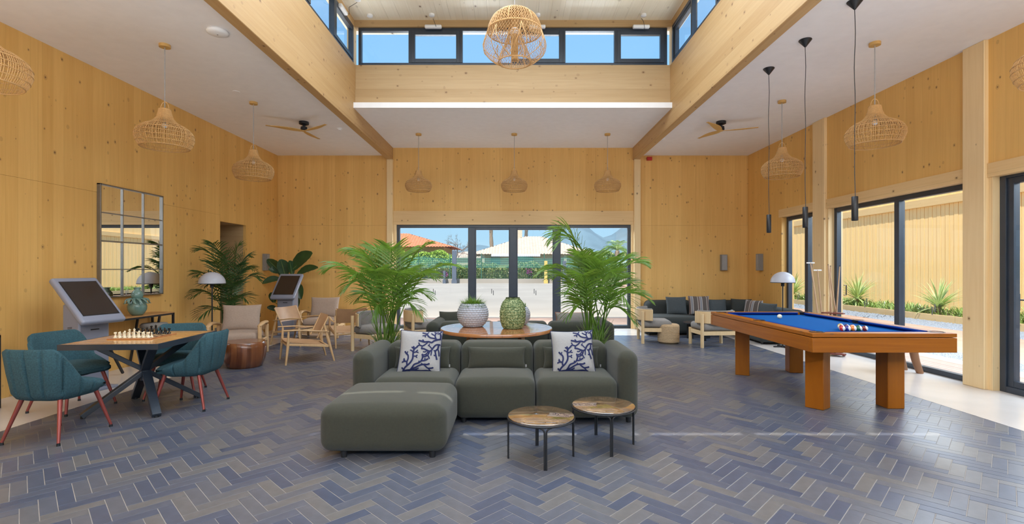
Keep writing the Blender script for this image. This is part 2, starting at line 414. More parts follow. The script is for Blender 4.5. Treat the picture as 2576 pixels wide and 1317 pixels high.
piece('corridor_floor', CREAM, wl, -7.7, -XW-.2, 9.3, 10.2, -.12, 0)
# back wall
wb = struct('wall_back')
for a, b in ((-XW, -4.25), (-4.25, -2.94), (2.98, 4.3), (4.3, XW)):
    piece('panel', W_UP, wb, a+G, b-G, YB, YB+.2, 2.42+G, ZC+.2); piece('panel', W_UP, wb, a+G, b-G, YB, YB+.2, 0, 2.42-G)
for a, b in ((-2.94, -.3), (-.3, 1.95), (1.95, 2.98)): piece('panel', W_UP, wb, a+G, b-G, YB, YB+.2, 2.76+G, 4.3)
piece('wall_core', W_UP, wb, -XW-.2, -2.95, YB+.2, YB+.25, 0, 4.3); piece('wall_core', W_UP, wb, 2.98, XW+.2, YB+.2, YB+.25, 0, 4.3); piece('wall_core', W_UP, wb, -2.95, 2.98, YB+.2, YB+.25, 2.5, 4.3)
piece('lintel', W_LINT, wb, -2.94, 2.98, YB-.012, YB+.2, 2.44, 2.76)
piece('jamb', W_COLM, wb, -2.94, -2.735, YB, YB+.2, 0, 2.44); piece('jamb', W_COLM, wb, 2.78, 2.98, YB, YB+.2, 0, 2.44)
# right wall
wr = struct('wall_right')
opens = [(-2.6, -.4), (0, 2.75), (3.2, 5.67), (6.02, 8.62), (9.02, 10.12)]
ends = [-3, -2.6, -.4, 0, 2.75, 3.2, 5.67, 6.02, 8.62, 9.02, 10.12, YB+.2]
for i in range(0, len(ends), 2): piece('pier', W_COLM if i < 10 else W_UP, wr, XW, XW+.25, ends[i]+G, ends[i+1]-G, 0, 2.46 if i < 10 else 2.6)
for a, b in ((-3, -.2), (-.2, 2.9), (2.9, 5.85), (5.85, 7.3), (7.3, 8.8), (8.8, 10.1), (10.1, YB+.2)): piece('panel', W_UP, wr, XW, XW+.2, a+G, b-G, 2.6+G, ZC+.2)
piece('lintel', W_LINT, wr, XW-.02, XW+.25, -3, 5.72, 2.46, 2.62); piece('lintel', W_LINT, wr, XW-.02, XW+.25, 6.0, 8.66, 2.46, 2.62); piece('lintel', W_LINT, wr, XW-.02, XW+.25, 9.0, 10.2, 2.46, 2.62)
for y0, y1 in ((2.86, 3.14), (5.72, 6.0), (8.66, 9.0)): piece('column', W_COLM, wr, XW-.05, XW+.1, y0, y1, 0, ZC, bevel=.006)
piece('wall_core', W_UP, wr, XW+.2, XW+.25, -3, YB+.2, 2.55, ZC+.2)
# back columns and beams
tr1 = struct('trim_1')
piece('column', W_COLM, tr1, -2.94, -2.80, YB-.09, YB, 0, 3.957, bevel=.006); piece('column', W_COLM, tr1, 2.83, 2.98, YB-.09, YB, 0, 3.957, bevel=.006)
for i, (a, b) in enumerate(((-2.95, -2.81), (2.81, 2.95))):
    bm = piece('beam', W_Y, None, a, b, -3, YB, 3.957, 5.04, bevel=.006); bm['kind'] = 'structure'
# ceilings
ce = struct('ceiling')
piece('ceiling_slab', PLASTER, ce, -XW-.25, -2.952, -3, YB+.2, ZC, ZC+.26); piece('ceiling_slab', PLASTER, ce, 2.952, XW+.25, -3, YB+.2, ZC, ZC+.26)
piece('ceiling_slab', PLASTER, ce, -2.825, 2.825, 8.69, YB+.2, 4.24, 4.335); piece('ceiling_slab', PLASTER, ce, -2.81, 2.81, -3, 1.15, 4.24, 4.335)
piece('roof_deck', PLASTER, ce, -2.81, 2.81, 8.96, YB+.3, 4.34, 4.5)
# lantern
la = struct('wall_lantern')
for y0, y1 in ((8.80, 8.96), (1.0, 1.14)):
    yy = y0-.02 if y0 > 5 else y0
    piece('glulam', W_X, la, -2.81, 2.81, yy, y1, 4.335, 4.60, bevel=.003); piece('glulam', W_X, la, -2.81, 2.81, y0, y1, 4.60, 5.04, bevel=.003)
    piece('header', W_X, la, -2.95, 2.95, y0, y1, 5.72, 5.84)
piece('header', W_Y, la, -2.95, -2.83, 1.14, 8.80, 5.72, 5.84); piece('header', W_Y, la, 2.83, 2.95, 1.14, 8.80, 5.72, 5.84)
for x in (-2.95, 2.83):
    for y in (1.0, 8.80): piece('post', W_COLM, la, x, x+.12, y-.03, y+.12, 5.04, 5.72)
rx = struct('roof')
n = 28; xs = [-3.09+6.18*i/n for i in range(n+1)]
for i in range(n): piece('roof_board', W_ROOF, rx, xs[i]+.001, xs[i+1]-.001, .70, 9.35, 5.84, 5.88)
piece('roof_deck', PLASTER, rx, -3.09, 3.09, .70, 9.35, 5.88, 6.0)

# ------------------------------------------------------------ windows
def window(name, loc, rz, W, H, splits=(), ft=.07, dep=.08, sashes=(), mt=.08, drop=.0, st=.06, marks=False):
    wi = struct(name); wi.location = loc; wi.rotation_euler = (0, 0, rz)
    m = M(); m.box(0, ft, 0, dep, 0, H); m.box(W-ft, W, 0, dep, 0, H); m.box(ft, W-ft, 0, dep, H-ft, H); m.box(ft, W-ft, 0, dep, 0, ft)
    m.build('window_frame', ALU, wi, smooth=0, bevel=.004)
    xs = [ft]+list(splits)+[W-ft]
    for s_ in splits: M().box(s_-mt/2, s_+mt/2, -.01, dep, ft, H-ft).build('mullion', ALU, wi, smooth=0, bevel=.004)
    for i in range(len(xs)-1):
        a = xs[i]+(mt/2 if i else 0); b = xs[i+1]-(mt/2 if i < len(xs)-2 else 0); z0, z1 = ft, H-ft
        if i in sashes:
            m = M(); z1 -= drop; m.box(a, a+st, -.012, dep-.02, z0, z1+drop); m.box(b-st, b, -.012, dep-.02, z0, z1+drop); m.box(a+st, b-st, -.012, dep-.02, z1-st, z1+drop); m.box(a+st, b-st, -.012, dep-.02, z0, z0+st)
            m.build('sash', ALU, wi, smooth=0, bevel=.004); a += st; b -= st; z0 += st; z1 -= st
        pn = M().box(a, b, dep*.5, dep*.5+.006, z0, z1).build('pane', GLASS, wi, smooth=0)
        if marks:
            c = (a+b)/2
            mk = M(); mk.box(c-.03, c-.012, dep*.5-.002, dep*.5-.0005, .82, .93); mk.box(c+.012, c+.03, dep*.5-.002, dep*.5-.0005, .78, .89)
            mk.build('safety_mark', GREYPOT, pn, smooth=0)
    return wi
window('window_1', (-2.735, YB+.06, 0), 0, 5.515, 2.44, (1.765, 2.745, 3.78), sashes=(1, 2), mt=.17, st=.02, drop=.03, marks=True)
w2 = window('window_2', (XW+.18, 9.02, 0), pi/2, 1.10, 2.46, (.42,), mt=.10, marks=True)
w3 = window('window_3', (XW+.18, 6.02, 0), pi/2, 2.60, 2.46, (1.2,), mt=.09, marks=True)
M().tube([(2.48, -.01, .95), (2.48, -.05, .95), (2.48, -.05, 1.12), (2.48, -.01, 1.12)], .009).build('door_handle', BLACK, w3)
d1 = window('door_1', (XW+.16, 3.2, 0), pi/2, 2.47, 2.5, (1.2,), mt=.1, sashes=(1,), st=.07)
m = M(); m.box(2.345, 2.385, -.03, -.012, .93, 1.12); m.tube([(2.365, -.02, 1.05), (2.365, -.065, 1.05), (2.25, -.065, 1.05)], .009); m.build('door_handle', BLACK, d1)
window('window_4', (XW+.18, 0, 0), pi/2, 2.75, 2.46, (1.37,)); window('window_5', (XW+.18, -2.6, 0), pi/2, 2.2, 2.46, (1.1,))
U = .923
window('window_6', (-2.77, 8.84, 5.04), 0, 5.54, .68, [U*i for i in range(1, 6)], ft=.055, mt=.045, sashes=(1, 3, 5), st=.07)
window('window_7', (-2.77, 1.02, 5.04), 0, 5.54, .68, [U*i for i in range(1, 6)], ft=.055, mt=.045, sashes=(1, 3, 5), st=.05, dep=.06)
window('window_8', (-2.83, 1.15, 5.04), pi/2, 7.62, .68, [.9525*i for i in range(1, 8)], ft=.055, mt=.045, sashes=(1, 3, 5, 7), st=.06)
window('window_9', (2.91, 1.15, 5.04), pi/2, 7.62, .68, [.9525*i for i in range(1, 8)], ft=.055, mt=.045, sashes=(1, 3, 5, 7), st=.06)
# facade at the back of the camera: glazing posts
window('window_10', (-XW, -3.06, 0), 0, 2*XW, ZC, [2.2*i for i in range(1, 5)])

# window actuators, junction boxes and cables under the lantern roof
for i, x in enumerate((-1.415, .43, 2.28)):
    a = empty('window_actuator', (x, 8.76, 5.70), 0, ('white window motor with black cable above the first small sash from the beam', 'white window motor partly hidden behind the woven dome lamp', 'white window motor with looped cable near the pool-table-side corner post')[i], 'actuator', 'window motors')
    M().soft((0, 0, 0), (.30, .07, .06), .02, 1).build('motor_case', WHITE, a)
    M().tube([(0.03, 0, .02), (.06, -.05, -.02-.1*(i == 2)), (.03, -.06, .06), (0, -.03, .13)], .004, 6).build('cable', BLACK, a)
    j = M().lathe([(0, 0), (.05, 0), (.05, -.03), (.035, -.04), (0, -.04)], 20).build('ceiling_box', WHITE)
    j.location = (x, 8.6, 5.84); tag(j, ('round white junction box above the first small sash', 'round white junction box above the middle motor', 'round white junction box above the looped cable')[i], 'junction box', 'junction boxes')
for x in (-2.6,):
    a = empty('window_actuator', (-2.79, 8.1, 5.66), pi/2, 'white window motor on the side clerestory beside the tall beam', 'actuator', 'window motors')
    M().soft((0, 0, 0), (.3, .07, .06), .02, 1).build('motor_case', WHITE, a)
    M().tube([(0.1, 0, .02), (.16, -.05, 0), (.12, -.06, .1), (.1, -.2, .17)], .004, 6).build('cable', BLACK, a)
    for k, (xx, yy) in enumerate(((-2.55, 8.1), (-2.5, 8.62))):
        j = M().lathe([(0, 0), (.05, 0), (.05, -.03), (.035, -.04), (0, -.04)], 20).build('ceiling_box', WHITE); j.location = (xx, yy, 5.84)
        tag(j, ('round white junction box beside the side clerestory motor', 'round white junction box in the lantern corner')[k], 'junction box', 'junction boxes')
# ------------------------------------------------------------ pool table and what goes with it
def pool_table():
    t = empty('pool_table', (3.465, 5.77, 0), 0, 'varnished pine pool table with bright blue cloth on four square legs', 'pool table')
    a, b = .675, 1.18; rw, rh = .14, .18
    for i, (x0, x1, y0, y1) in enumerate(((-a, a, -b, -b+.05), (-a, a, b-.05, b), (-a, -a+.05, -b+.05, b-.05), (a-.05, a, -b+.05, b-.05))):
        M().box(x0, x1, y0, y1, .62, .757).build('apron', W_TABLE, t, bevel=.004)
    M().box(-a+.05, a-.05, -b+.05, b-.05, .66, .70).build('slate_bed', BLACK, t)
    M().box(-a+.1, a-.1, -b+.1, b-.1, .70, .765).build('cloth', CLOTH, t)
    for i, (x0, x1, y0, y1) in enumerate(((-a, a, -b, -b+rw-.02), (-a, a, b-rw+.02, b), (-a, -a+rw-.02, -b+rw-.02, b-rw+.02), (a-rw+.02, a, -b+rw-.02, b-rw+.02))):
        M().box(x0+.0, x1, y0, y1, .762, .80).build('top_rail', W_TABLE, t, bevel=.005)
    def cushion(p, q, nx, ny):
        d = Vector((q[0]-p[0], q[1]-p[1], 0)); L = d.length; d.normalize(); n_ = Vector((nx, ny, 0)); m = M(); vs = []
        for k, ins in ((0, .035), (1, .035)):
            base = Vector((p[0], p[1], 0)) if k == 0 else Vector((q[0], q[1], 0)); s_ = 1 if k == 0 else -1
            for off, z, sh in ((0, .765, 0), (.02, .765, .015), (.052, .792, .04), (.045, .80, .035), (0, .80, 0)):
                vs.append(base+n_*off+d*s_*sh+Vector((0, 0, z)))
        m.add(vs, [(0,1,6,5),(1,2,7,6),(2,3,8,7),(3,4,9,8),(4,0,5,9),(0,4,3,2,1),(5,6,7,8,9)])
        m.build('rail_cushion', CLOTHD, t, smooth=0)
    xi, yi = a-rw+.02, b-rw+.02
    cushion((-xi+.07, -yi), (xi-.07, -yi), 0, 1); cushion((-xi+.07, yi), (xi-.07, yi), 0, -1)
    for sx_ in (-1, 1):
        cushion((sx_*xi, -yi+.07), (sx_*xi, -.06), -sx_, 0); cushion((sx_*xi, .06), (sx_*xi, yi-.07), -sx_, 0)
    for sx_ in (-1, 1):
        for sy_ in (-1, 0, 1):
            cx, cy = sx_*(xi+(.015 if sy_ else .025)), sy_*(yi+.015)
            pk = M().lathe([(.03, .70), (.056, .72), (.06, .79), (.066, .803), (.056, .8045), (.05, .79), (.03, .74)], 24, (cx, cy, 0)).build('pocket', BLACK, t)
    for x, y, r in ((3.085, 4.99, .65), (3.84, 5.02, 0), (3.06, 6.57, -.44), (3.835, 6.72, -.17)):
        g = M().box(-.085, .085, -.085, .085, 0, .575, T(x-3.465, y-5.77, 0) @ RZ(r)).build('leg', W_TLEG, t, bevel=.006)
        M().box(-.08, .08, -.08, .08, .575, .62, T(x-3.465, y-5.77, 0) @ RZ(r)).build('leg_pad', BLACK, g, bevel=.003)
    return t
pool_table()
def ballmat(name, base, stripe):
    m, nt, b, out = newmat(name); b.inputs['Roughness'].default_value = .12; b.inputs['Coat Weight'].default_value = .5
    t = N(nt, 'TexCoord'); s_ = N(nt, 'SeparateXYZ'); nt.links.new(t.outputs['Object'], s_.inputs[0])
    z = math_(nt, 'ABSOLUTE', s_.outputs[2]); wh = (.85, .82, .72)
    if stripe: nt.links.new(mix(nt, math_(nt, 'LESS_THAN', z, .015), wh, base), b.inputs['Base Color'])
    else:
        # plain ball with a small pale number spot
        nt.links.new(mix(nt, math_(nt, 'GREATER_THAN', z, .0262), base, wh), b.inputs['Base Color'])
    return m
bm0 = M().lathe([(.0285*sin(pi*i/16), -.0285*cos(pi*i/16)) for i in range(17)], 28)
first_ball = None
BC = {'red': (.5, .02, .02), 'navy': (.03, .03, .25), 'orange': (.75, .2, .02), 'green': (.015, .13, .06), 'maroon': (.22, .02, .02), 'yellow': (.75, .5, .03), 'purple': (.12, .02, .2), 'black': (.01, .01, .01)}
rack = [[('red', 1), ('navy', 1), ('orange', 1), ('green', 1), ('maroon', 1)], [('red', 0), ('purple', 0), ('maroon', 0), ('green', 0)], [('purple', 1), ('black', 0), ('orange', 0)], [('yellow', 1), ('navy', 0)], [('yellow', 0)]]
where = ['in the row nearest the rack base', 'in the second row of the rack', 'in the middle row of the rack', 'in the fourth row of the rack', 'at the tip of the rack']
ballme = None
for r, row in enumerate(rack):
    for k, (cn, st) in enumerate(row):
        mt = ballmat(cn+('_striped' if st else '_solid')+'_ball', BC[cn], st)
        o = bm0.build('pool_ball', mt, None, smooth=180)
        o.location = (3.355+.0575*(k+r*.5), 5.02+.0498*r, .7937)
        o.rotation_euler = (1.45-.06*k, 0, .55+.05*k+.3*r) if st else (.3*k, 2.2+r, k)
        tag(o, '%s %s ball %s' % (('white-ended '+cn) if st else cn, 'striped' if st else 'plain', where[r]), 'pool ball', 'racked pool balls')
o = bm0.build('cue_ball', IVORY, None, smooth=180); o.location = (3.41, 6.30, .7937); tag(o, 'white cue ball alone at the far end of the blue cloth', 'pool ball')

# cue stand with cues
def cue_stand():
    x0, y0 = 5.18, 7.98
    t = empty('cue_stand', (x0, y0, 0), 0, 'dark red wooden floor stand holding cues by the sliding window', 'cue rack')
    REDW = plain('mahogany', (.16, .035, .02), .35)
    tri = lambda r, z0, z1: [(r*cos(a), r*sin(a), z) for z in (z0, z1) for a in [pi/2+2*pi*i/6+ (.35 if i % 2 else -.35) for i in range(6)]]
    for nm, r, z0, z1 in (('base', .19, .03, .055), ('upper_plate', .17, .68, .70)):
        M().add(tri(r, z0, z1), [(5,4,3,2,1,0), (6,7,8,9,10,11)]+[(i, (i+1) % 6, 6+(i+1) % 6, 6+i) for i in range(6)]).build(nm, REDW, t, smooth=0, bevel=.003)
    M().tube([(0, 0, .05), (0, 0, .69)], .022, 12).build('post', REDW, t)
    for i in range(3): a = pi/2+2*pi*i/3; M().lathe([(.0, 0), (.022, .005), (.022, .03), (0, .035)], 12, (.15*cos(a), .15*sin(a), 0)).build('foot', REDW, t)
    CUE = plain('cue_maple', (.5, .33, .2), .3); CB = plain('cue_butt', (.07, .03, .02), .3)
    pos = [((-.14, .02), (-.3, .1), 1.50, 1), ((-.08, .07), (-.16, .14), 1.38, 1), ((.03, .02), (.10, -.02), 1.44, 0), ((.02, .10), (.03, .10), 1.44, 0), ((.13, -.02), (.0, .10), 1.44, 0), ((-.03, -.1), (-.1, -.04), 1.46, 0)]
    lb = ['rest with a cross head leaning outermost toward the column', 'shorter rest with a small head beside the outermost one', 'cue leaning across its neighbour in the stand', 'upright thin cue behind the crossed pair', 'cue crossing leftward over another near the glass', 'pale cue close to the window frame']
    for (a, b_, h, rest), l in zip(pos, lb):
        c = empty('billiard_cue' if not rest else 'cue_rest', (x0, y0, 0), 0, 'pale wooden '+l, 'cue', 'cues in the stand')
        p, q = Vector((a[0], a[1], .06)), Vector((b_[0], b_[1], h))
        M().tube([p, p.lerp(q, .35)], [.017, .014], 10).build('butt', CUE if rest else CB, c)
        M().tube([p.lerp(q, .35), q], [.014, .009], 10).build('shaft', CUE, c)
        if rest: M().bar(q+Vector((-.06, .01, 0)), q+Vector((.06, -.01, 0)), .012, .02).build('cross_head', WHITE, c)
        else: M().tube([q, q+Vector((0, 0, .015))], .0065, 10).build('tip', BLACK, c)
cue_stand()

# wooden stool behind the table
def curved_stool():
    t = empty('wooden_stool', (5.27, 6.72, 0), .1, 'brown carved wooden stool with thick curved legs by the window', 'stool')
    M().soft((0, 0, .40), (.42, .32, .07), .03, 2, fn=lambda x, y, z: (x, y, z-.5*x*x*0+.25*x*x)).build('seat', W_STOOL, t)
    for sx_ in (-1, 1):
        for sy_ in (-1, 1):
            M().tube([(sx_*(.10+.09*(1-(1-k/7)**2)-.04*sin(pi*k/7)), sy_*(.1+.02*k/7), .38*(1-k/7)) for k in range(8)], [.055-.014*k/7 for k in range(8)], 12).build('leg', W_STOOL, t)
curved_stool()

# ------------------------------------------------------------ teal shell chairs
def teal_chair():
    t = empty('shell_chair', (0, 0, 0), 0, 'x', 'chair', 'teal chairs round the chess table')
    n = 230; vs = []; fs = []; A = 2.05; prof = 9
    for i in range(n+1):
        a = -A+2*A*i/n; ab = abs(a)/A
        q_ = max(0, min(1, (abs(a)-.62)/.75)); q_ = q_*q_*(3-2*q_); top = .765-.25*q_-.075*max(0, min(1, (abs(a)-1.2)/.8))
        rx_, ry = .262, .255
        ch = .020*min(1, abs(sin(a*7.5))*2.4)**.7-.010
        e_ = 3.0; ca, sa = cos(a), sin(a)
        r = 1/((abs(ca)/ry)**e_+(abs(sa)/rx_)**e_)**(1/e_)
        fl_ = .05*(top-.43)/.335
        P = [(r-.075, .335), (r-.03+ch*.5, .355), (r-.006+ch, .40), (r+fl_*.5+ch, (top+.40)/2), (r+fl_+ch*.6, top-.018), (r+fl_-.014, top), (r+fl_-.032, top-.014), (r+fl_*.4-.045, (top+.42)/2), (r-.055, .415)]
        for rr, z in P: vs.append((rr*sa, rr*ca, z))
    for i in range(n):
        for k in range(prof-1): fs.append((i*prof+k, i*prof+k+1, (i+1)*prof+k+1, (i+1)*prof+k))
    fs += [tuple(range(prof)), tuple(n*prof+k for k in reversed(range(prof)))]
    M().add(vs, fs).build('shell_backrest', TEAL, t, smooth=60)
    M().soft((0, -.015, .405), (.435, .46, .10), .045, 6, fn=lambda x, y, z: (x*(1-.08*(y < 0)*abs(y)*4), y, z+(.018*(1-(x/.235)**2)*(1-(y/.235)**2) if z > 0 else 0)-(.03*max(0, (-y-.12)/.1) if z > 0 else 0))).build('seat', TEAL, t, smooth=180)
    M().lathe([(0, 0), (.15, 0), (.16, .02), (.0, .02)], 24, (0, .02, .335)).build('base_plate', BLACK, t)
    for sx_ in (-1, 1):
        for sy_ in (-1, 1):
            p = Vector((sx_*.16, sy_*.16, .35)); q = Vector((sx_*.235, sy_*(.235 if sy_ < 0 else .25), .02))
            g = M().tube([p, q], [.018, .011], 12).build('leg', REDLEG, t)
            M().tube([q, (q.x, q.y, 0)], [.013, .014], 12).build('foot_cap', BLACK, g)
    return t
tp = teal_chair()
for i, (x, y, r, l) in enumerate(((-3.82, 4.16, 3.10, 'teal channelled shell chair nearest the camera, back turned to the room corner'), (-4.42, 4.96, 1.35, 'teal shell chair in front of the tilted kiosk, on the wall side'), (-3.30, 5.06, -1.5, 'teal shell chair on the sofa side of the chess table'), (-3.77, 5.52, .35, 'teal shell chair behind the chess table, facing the camera'))):
    place(tp, (x, y, 0), r, l, first=(i == 0))

# chess table, board and pieces
def chess_table():
    t = empty('chess_table', (-3.72, 4.99, 0), .06, 'slatted honey-brown table with dark metal rim and crossed legs, chess set on top', 'table')
    a, b = .44, .50; n = 8
    for i in range(n):
        y0 = -b+.02+(2*b-.04)*i/n
        M().box(-a+.015, a-.015, y0+.003, y0+(2*b-.04)/n-.003, .695, .712).build('slat', W_OUT, t, smooth=0, bevel=.002)
    m = M()
    for x0, x1, y0, y1 in ((-a, a, -b, -b+.018), (-a, a, b-.018, b), (-a, -a+.018, -b+.018, b-.018), (a-.018, a, -b+.018, b-.018)): m.box(x0, x1, y0, y1, .66, .712)
    m.box(-a+.018, a-.018, -b+.018, b-.018, .675, .69)
    m.build('rim', ALU, t, smooth=0)
    for sx_ in (-1, 1):
        for sy_ in (-1, 1):
            g = M().bar((-sx_*.27, -sy_*.3, .665), (sx_*.34, sy_*.36, .02), .075, .045).build('leg', ALU, t, smooth=0, bevel=.004)
            M().lathe([(.0, 0), (.02, 0), (.02, .02), (0, .02)], 12, (sx_*.33, sy_*.35, 0)).build('foot_pad', BLACK, g)
    M().tube([(0, 0, .28), (0, 0, .40)], .045, 16).build('hub', ALU, t)
chess_table()
def chk():
    m, nt, b, out = newmat('chessboard_squares'); b.inputs['Roughness'].default_value = .3
    t = N(nt, 'TexCoord'); s_ = N(nt, 'SeparateXYZ'); nt.links.new(t.outputs['Object'], s_.inputs[0])
    c = N(nt, 'TexChecker'); c.inputs['Scale'].default_value = 1/.045; mp = N(nt, 'VectorMath', operation='ADD'); mp.inputs[1].default_value = (.45, .45, .01)
    nt.links.new(t.outputs['Object'], mp.inputs[0]); nt.links.new(mp.outputs[0], c.inputs[0])
    c.inputs[1].default_value = (.12, .04, .015, 1); c.inputs[2].default_value = (.6, .4, .2, 1); nt.links.new(c.outputs[0], b.inputs['Base Color']); return m
cb = empty('chessboard', (-3.75, 5.0, .712), .05, 'flat wooden chessboard lying on the slatted table', 'chessboard')
M().box(-.205, .205, -.205, .205, 0, .012).build('frame', W_TEAK, cb, bevel=.003)
M().box(-.18, .18, -.18, .18, .012, .0135).build('squares', chk(), cb, smooth=0)
def lp(kind):
    h = {'pawn': .05, 'rook': .055, 'knight': .062, 'bishop': .072, 'queen': .085, 'king': .095}[kind]; b = .016 if kind != 'pawn' else .014
    base = [(0, 0), (b, 0), (b, .006), (b*.75, .012), (b*.5, h*.3), (b*.38, h*.6)]
    if kind == 'pawn': top = [(b*.6, h*.64), (b*.3, h*.68), (b*.55, h*.82), (b*.4, h*.95), (0, h)]
    elif kind == 'rook': top = [(b*.5, h*.7), (b*.8, h*.74), (b*.8, h), (b*.5, h), (b*.5, h*.88), (0, h*.88)]
    elif kind == 'bishop': top = [(b*.7, h*.64), (b*.35, h*.68), (b*.6, h*.78), (b*.4, h*.92), (b*.12, h*.95), (0, h)]
    elif kind == 'queen': top = [(b*.75, h*.66), (b*.35, h*.7), (b*.45, h*.78), (b*.85, h*.93), (b*.4, h*.93), (b*.2, h), (0, h)]
    else: top = [(b*.75, h*.66), (b*.4, h*.7), (b*.7, h*.88), (b*.3, h*.9), (0, h*.9)]
    m = M()
    if kind == 'knight':
        m.lathe(base[:4]+[(b*.55, h*.3), (0, h*.3)], 14)
        pr = [(-.008, .018), (.008, .018), (.010, .036), (.006, .050), (.002, .062), (-.003, .056), (-.014, .044), (-.013, .038), (-.004, .040), (-.007, .028)]
        k = len(pr); m.add([(x, s_, z) for s_ in (-.005, .005) for x, z in pr], [tuple(range(k)), tuple(k+i for i in reversed(range(k)))]+[(i, k+i, k+(i+1) % k, (i+1) % k) for i in range(k)])
    else: m.lathe(base+top, 14)
    if kind == 'king': m.box(-.0015, .0015, -.0015, .0015, h*.88, h); m.box(-.005, .005, -.0015, .0015, h*.93, h*.96)
    return m
protos = {}
R_ = Matrix.Rotation(.05, 3, 'Z')
for cn, mt, y0, y1 in (('ivory', IVORY, -.157, -.112), ('black', BLACKG, .157, .112)):
    back = ['rook', 'knight', 'bishop', 'queen', 'king', 'bishop', 'knight', 'rook']
    for i in range(8):
        for kind, y in ((back[i], y0), ('pawn', y1)):
            if (cn, kind) not in protos: o = lp(kind).build('chess_'+kind, mt); protos[cn, kind] = o
            else: o = protos[cn, kind].copy(); COL.objects.link(o)
            v = R_ @ Vector((-.157+.045*i, y, 0)); o.location = (-3.75+v.x, 5.0+v.y, .7255); o.rotation_euler = (0, 0, pi/2 if cn == 'ivory' else -pi/2)
            side = 'wall-side' if i < 4 else 'sofa-side'; bk = back[i] if back[i] in ('king', 'queen') else side+' '+back[i]
            tag(o, ('%s chess pawn in front of the %s' % (cn, bk)) if kind == 'pawn' else '%s chess %s on the back row' % (cn, bk), 'chess piece', '%s chess %ss' % (cn, kind))

# ------------------------------------------------------------ main sofa group
def soft_part(name, x0, x1, y0, y1, z0, z1, r, mat, parent, n=6, puff=(0, 0, 0)):
    hx, hy, hz = (x1-x0)/2, (y1-y0)/2, (z1-z0)/2
    def fn(x, y, z):
        a, b_, c = max(0, 1-(x/hx)**2), max(0, 1-(y/hy)**2), max(0, 1-(z/hz)**2)
        return (x+puff[0]*b_*c*(1 if x > 0 else -1)*abs(x/hx)**3, y+puff[1]*a*c*(1 if y > 0 else -1)*abs(y/hy)**3, z+(puff[2]*a*b_*(z/hz)**3 if z > 0 else 0))
    return M().soft(((x0+x1)/2, (y0+y1)/2, (z0+z1)/2), (x1-x0, y1-y0, z1-z0), r, n, fn, k=4).build(name, mat, parent, smooth=180)
def feet(pts, parent, z=.04):
    for x, y in pts: M().lathe([(0, 0), (.022, 0), (.026, z+.01), (0, z+.01)], 14, (x, y, 0)).build('foot', BLACK, parent)
so = empty('modular_sofa', (-.16, 4.85, 0), 0, 'three-seat olive green modular sofa with boxy arms and low back', 'sofa')
mods = ((-1.27, -.532), (-.528, .208), (.212, .955))
dx, dy = .16, -4.85
for i, (a, b) in enumerate(mods):
    soft_part('seat', a+dx+.002, b+dx-.002, 4.43+dy, 5.0+dy, .045, .41, .075, SOFA, so, puff=(0, .012, .022))
    soft_part('backrest', a+dx+.002, b+dx-.002, 4.95+dy, 5.26+dy, .045, .655, .075, SOFA, so, puff=(0, .012, .008))
for a, b in ((-1.46, -1.27), (.955, 1.14)):
    soft_part('armrest', a+dx, b+dx, 4.43+dy, 5.26+dy, .045, .655, .085, SOFA, so, puff=(.006, .006, .006))
feet([(x+dx, y+dy) for x in (-1.38, -.6, -.45, .13, .3, 1.06) for y in (4.52, 5.18)], so)
ot = empty('ottoman', (-.96, 4.01, 0), 0, 'large olive green ottoman block pushed against the sofa', 'ottoman')
soft_part('seat', -.47, .47, -.41, .41, .045, .395, .09, SOFA, ot, puff=(.006, .01, .03))
feet([(x, y) for x in (-.3, .36) for y in (-.33, .33)], ot)
def lumbar(name, x, w_, lab, mat=SOFA, y=4.90, h=.215, z=.41, grp='lumbar cushions on the olive sofa'):
    o = empty(name, (x, y, z), 0, lab, 'cushion', grp)
    pillow(w_, h, .10, mat, o, -.16)
    tg = M().box(w_/2-.006, w_/2+.006, -.068, -.065, .03, .055); tg.build('woven_tag', LINEN, o, smooth=0)
def pillow(w_, h, th, mat, parent, tilt, rim=None, rot=0, n=14, yoff=0, name='cover', corner=.07, mats=None):
    """cushion standing on its lower edge, leaning back by tilt; returns the function that maps (u, v) to its front face"""
    def surf(u, v, s_):
        e_ = corner*(u*u)*(v*v)
        x = w_/2*u*(1-.06*(1-v*v)+.0*e_); z = h/2+h/2*v*(1-.06*(1-u*u))
        d = max(0, (1-u**4))*max(0, (1-v**4)); return Vector((x, s_*th/2*d**.55, z))
    R = Matrix.Translation((0, yoff, 0)) @ Matrix.Rotation(tilt, 4, 'X') @ Matrix.Translation((0, 0, 0)) @ Matrix.Rotation(rot, 4, 'Y')
    vs = []; fs = []; K = n+1; idx = {}
    us = [-cos(pi*i/n) for i in range(K)]
    for s_ in (-1, 1):
        for i in range(K):
            for j in range(K):
                edge = i in (0, n) or j in (0, n)
                if s_ == 1 and edge: idx[s_, i, j] = idx[-1, i, j]; continue
                idx[s_, i, j] = len(vs); vs.append(R @ surf(us[i], us[j], s_))
    for s_ in (-1, 1):
        for i in range(n):
            for j in range(n):
                q = (idx[s_, i, j], idx[s_, i+1, j], idx[s_, i+1, j+1], idx[s_, i, j+1]); fs.append(q if s_ < 0 else q[::-1])
    M().add(vs, fs).build(name, mat, parent, smooth=180)
    if rim is not None:
        pts = [R @ surf(u, v, 0) for u, v in [(us[i], -1) for i in range(n)]+[(1, us[i]) for i in range(n)]+[(-us[i], 1) for i in range(n)]+[(-1, -us[i]) for i in range(n)]]
        M().tube(pts, .004, 6, closed=True).build('piping', rim, parent, smooth=180)
    return lambda u, v, off=.0015: R @ (surf(u, v, -1)+Vector((0, -off, 0)))
lumbar('lumbar_cushion', -.90, .56, 'olive green lumbar cushion behind the coral pillow at the ottoman end')
lumbar('lumbar_cushion', -.16, .58, 'olive green lumbar cushion in the middle of the sofa, fully visible')
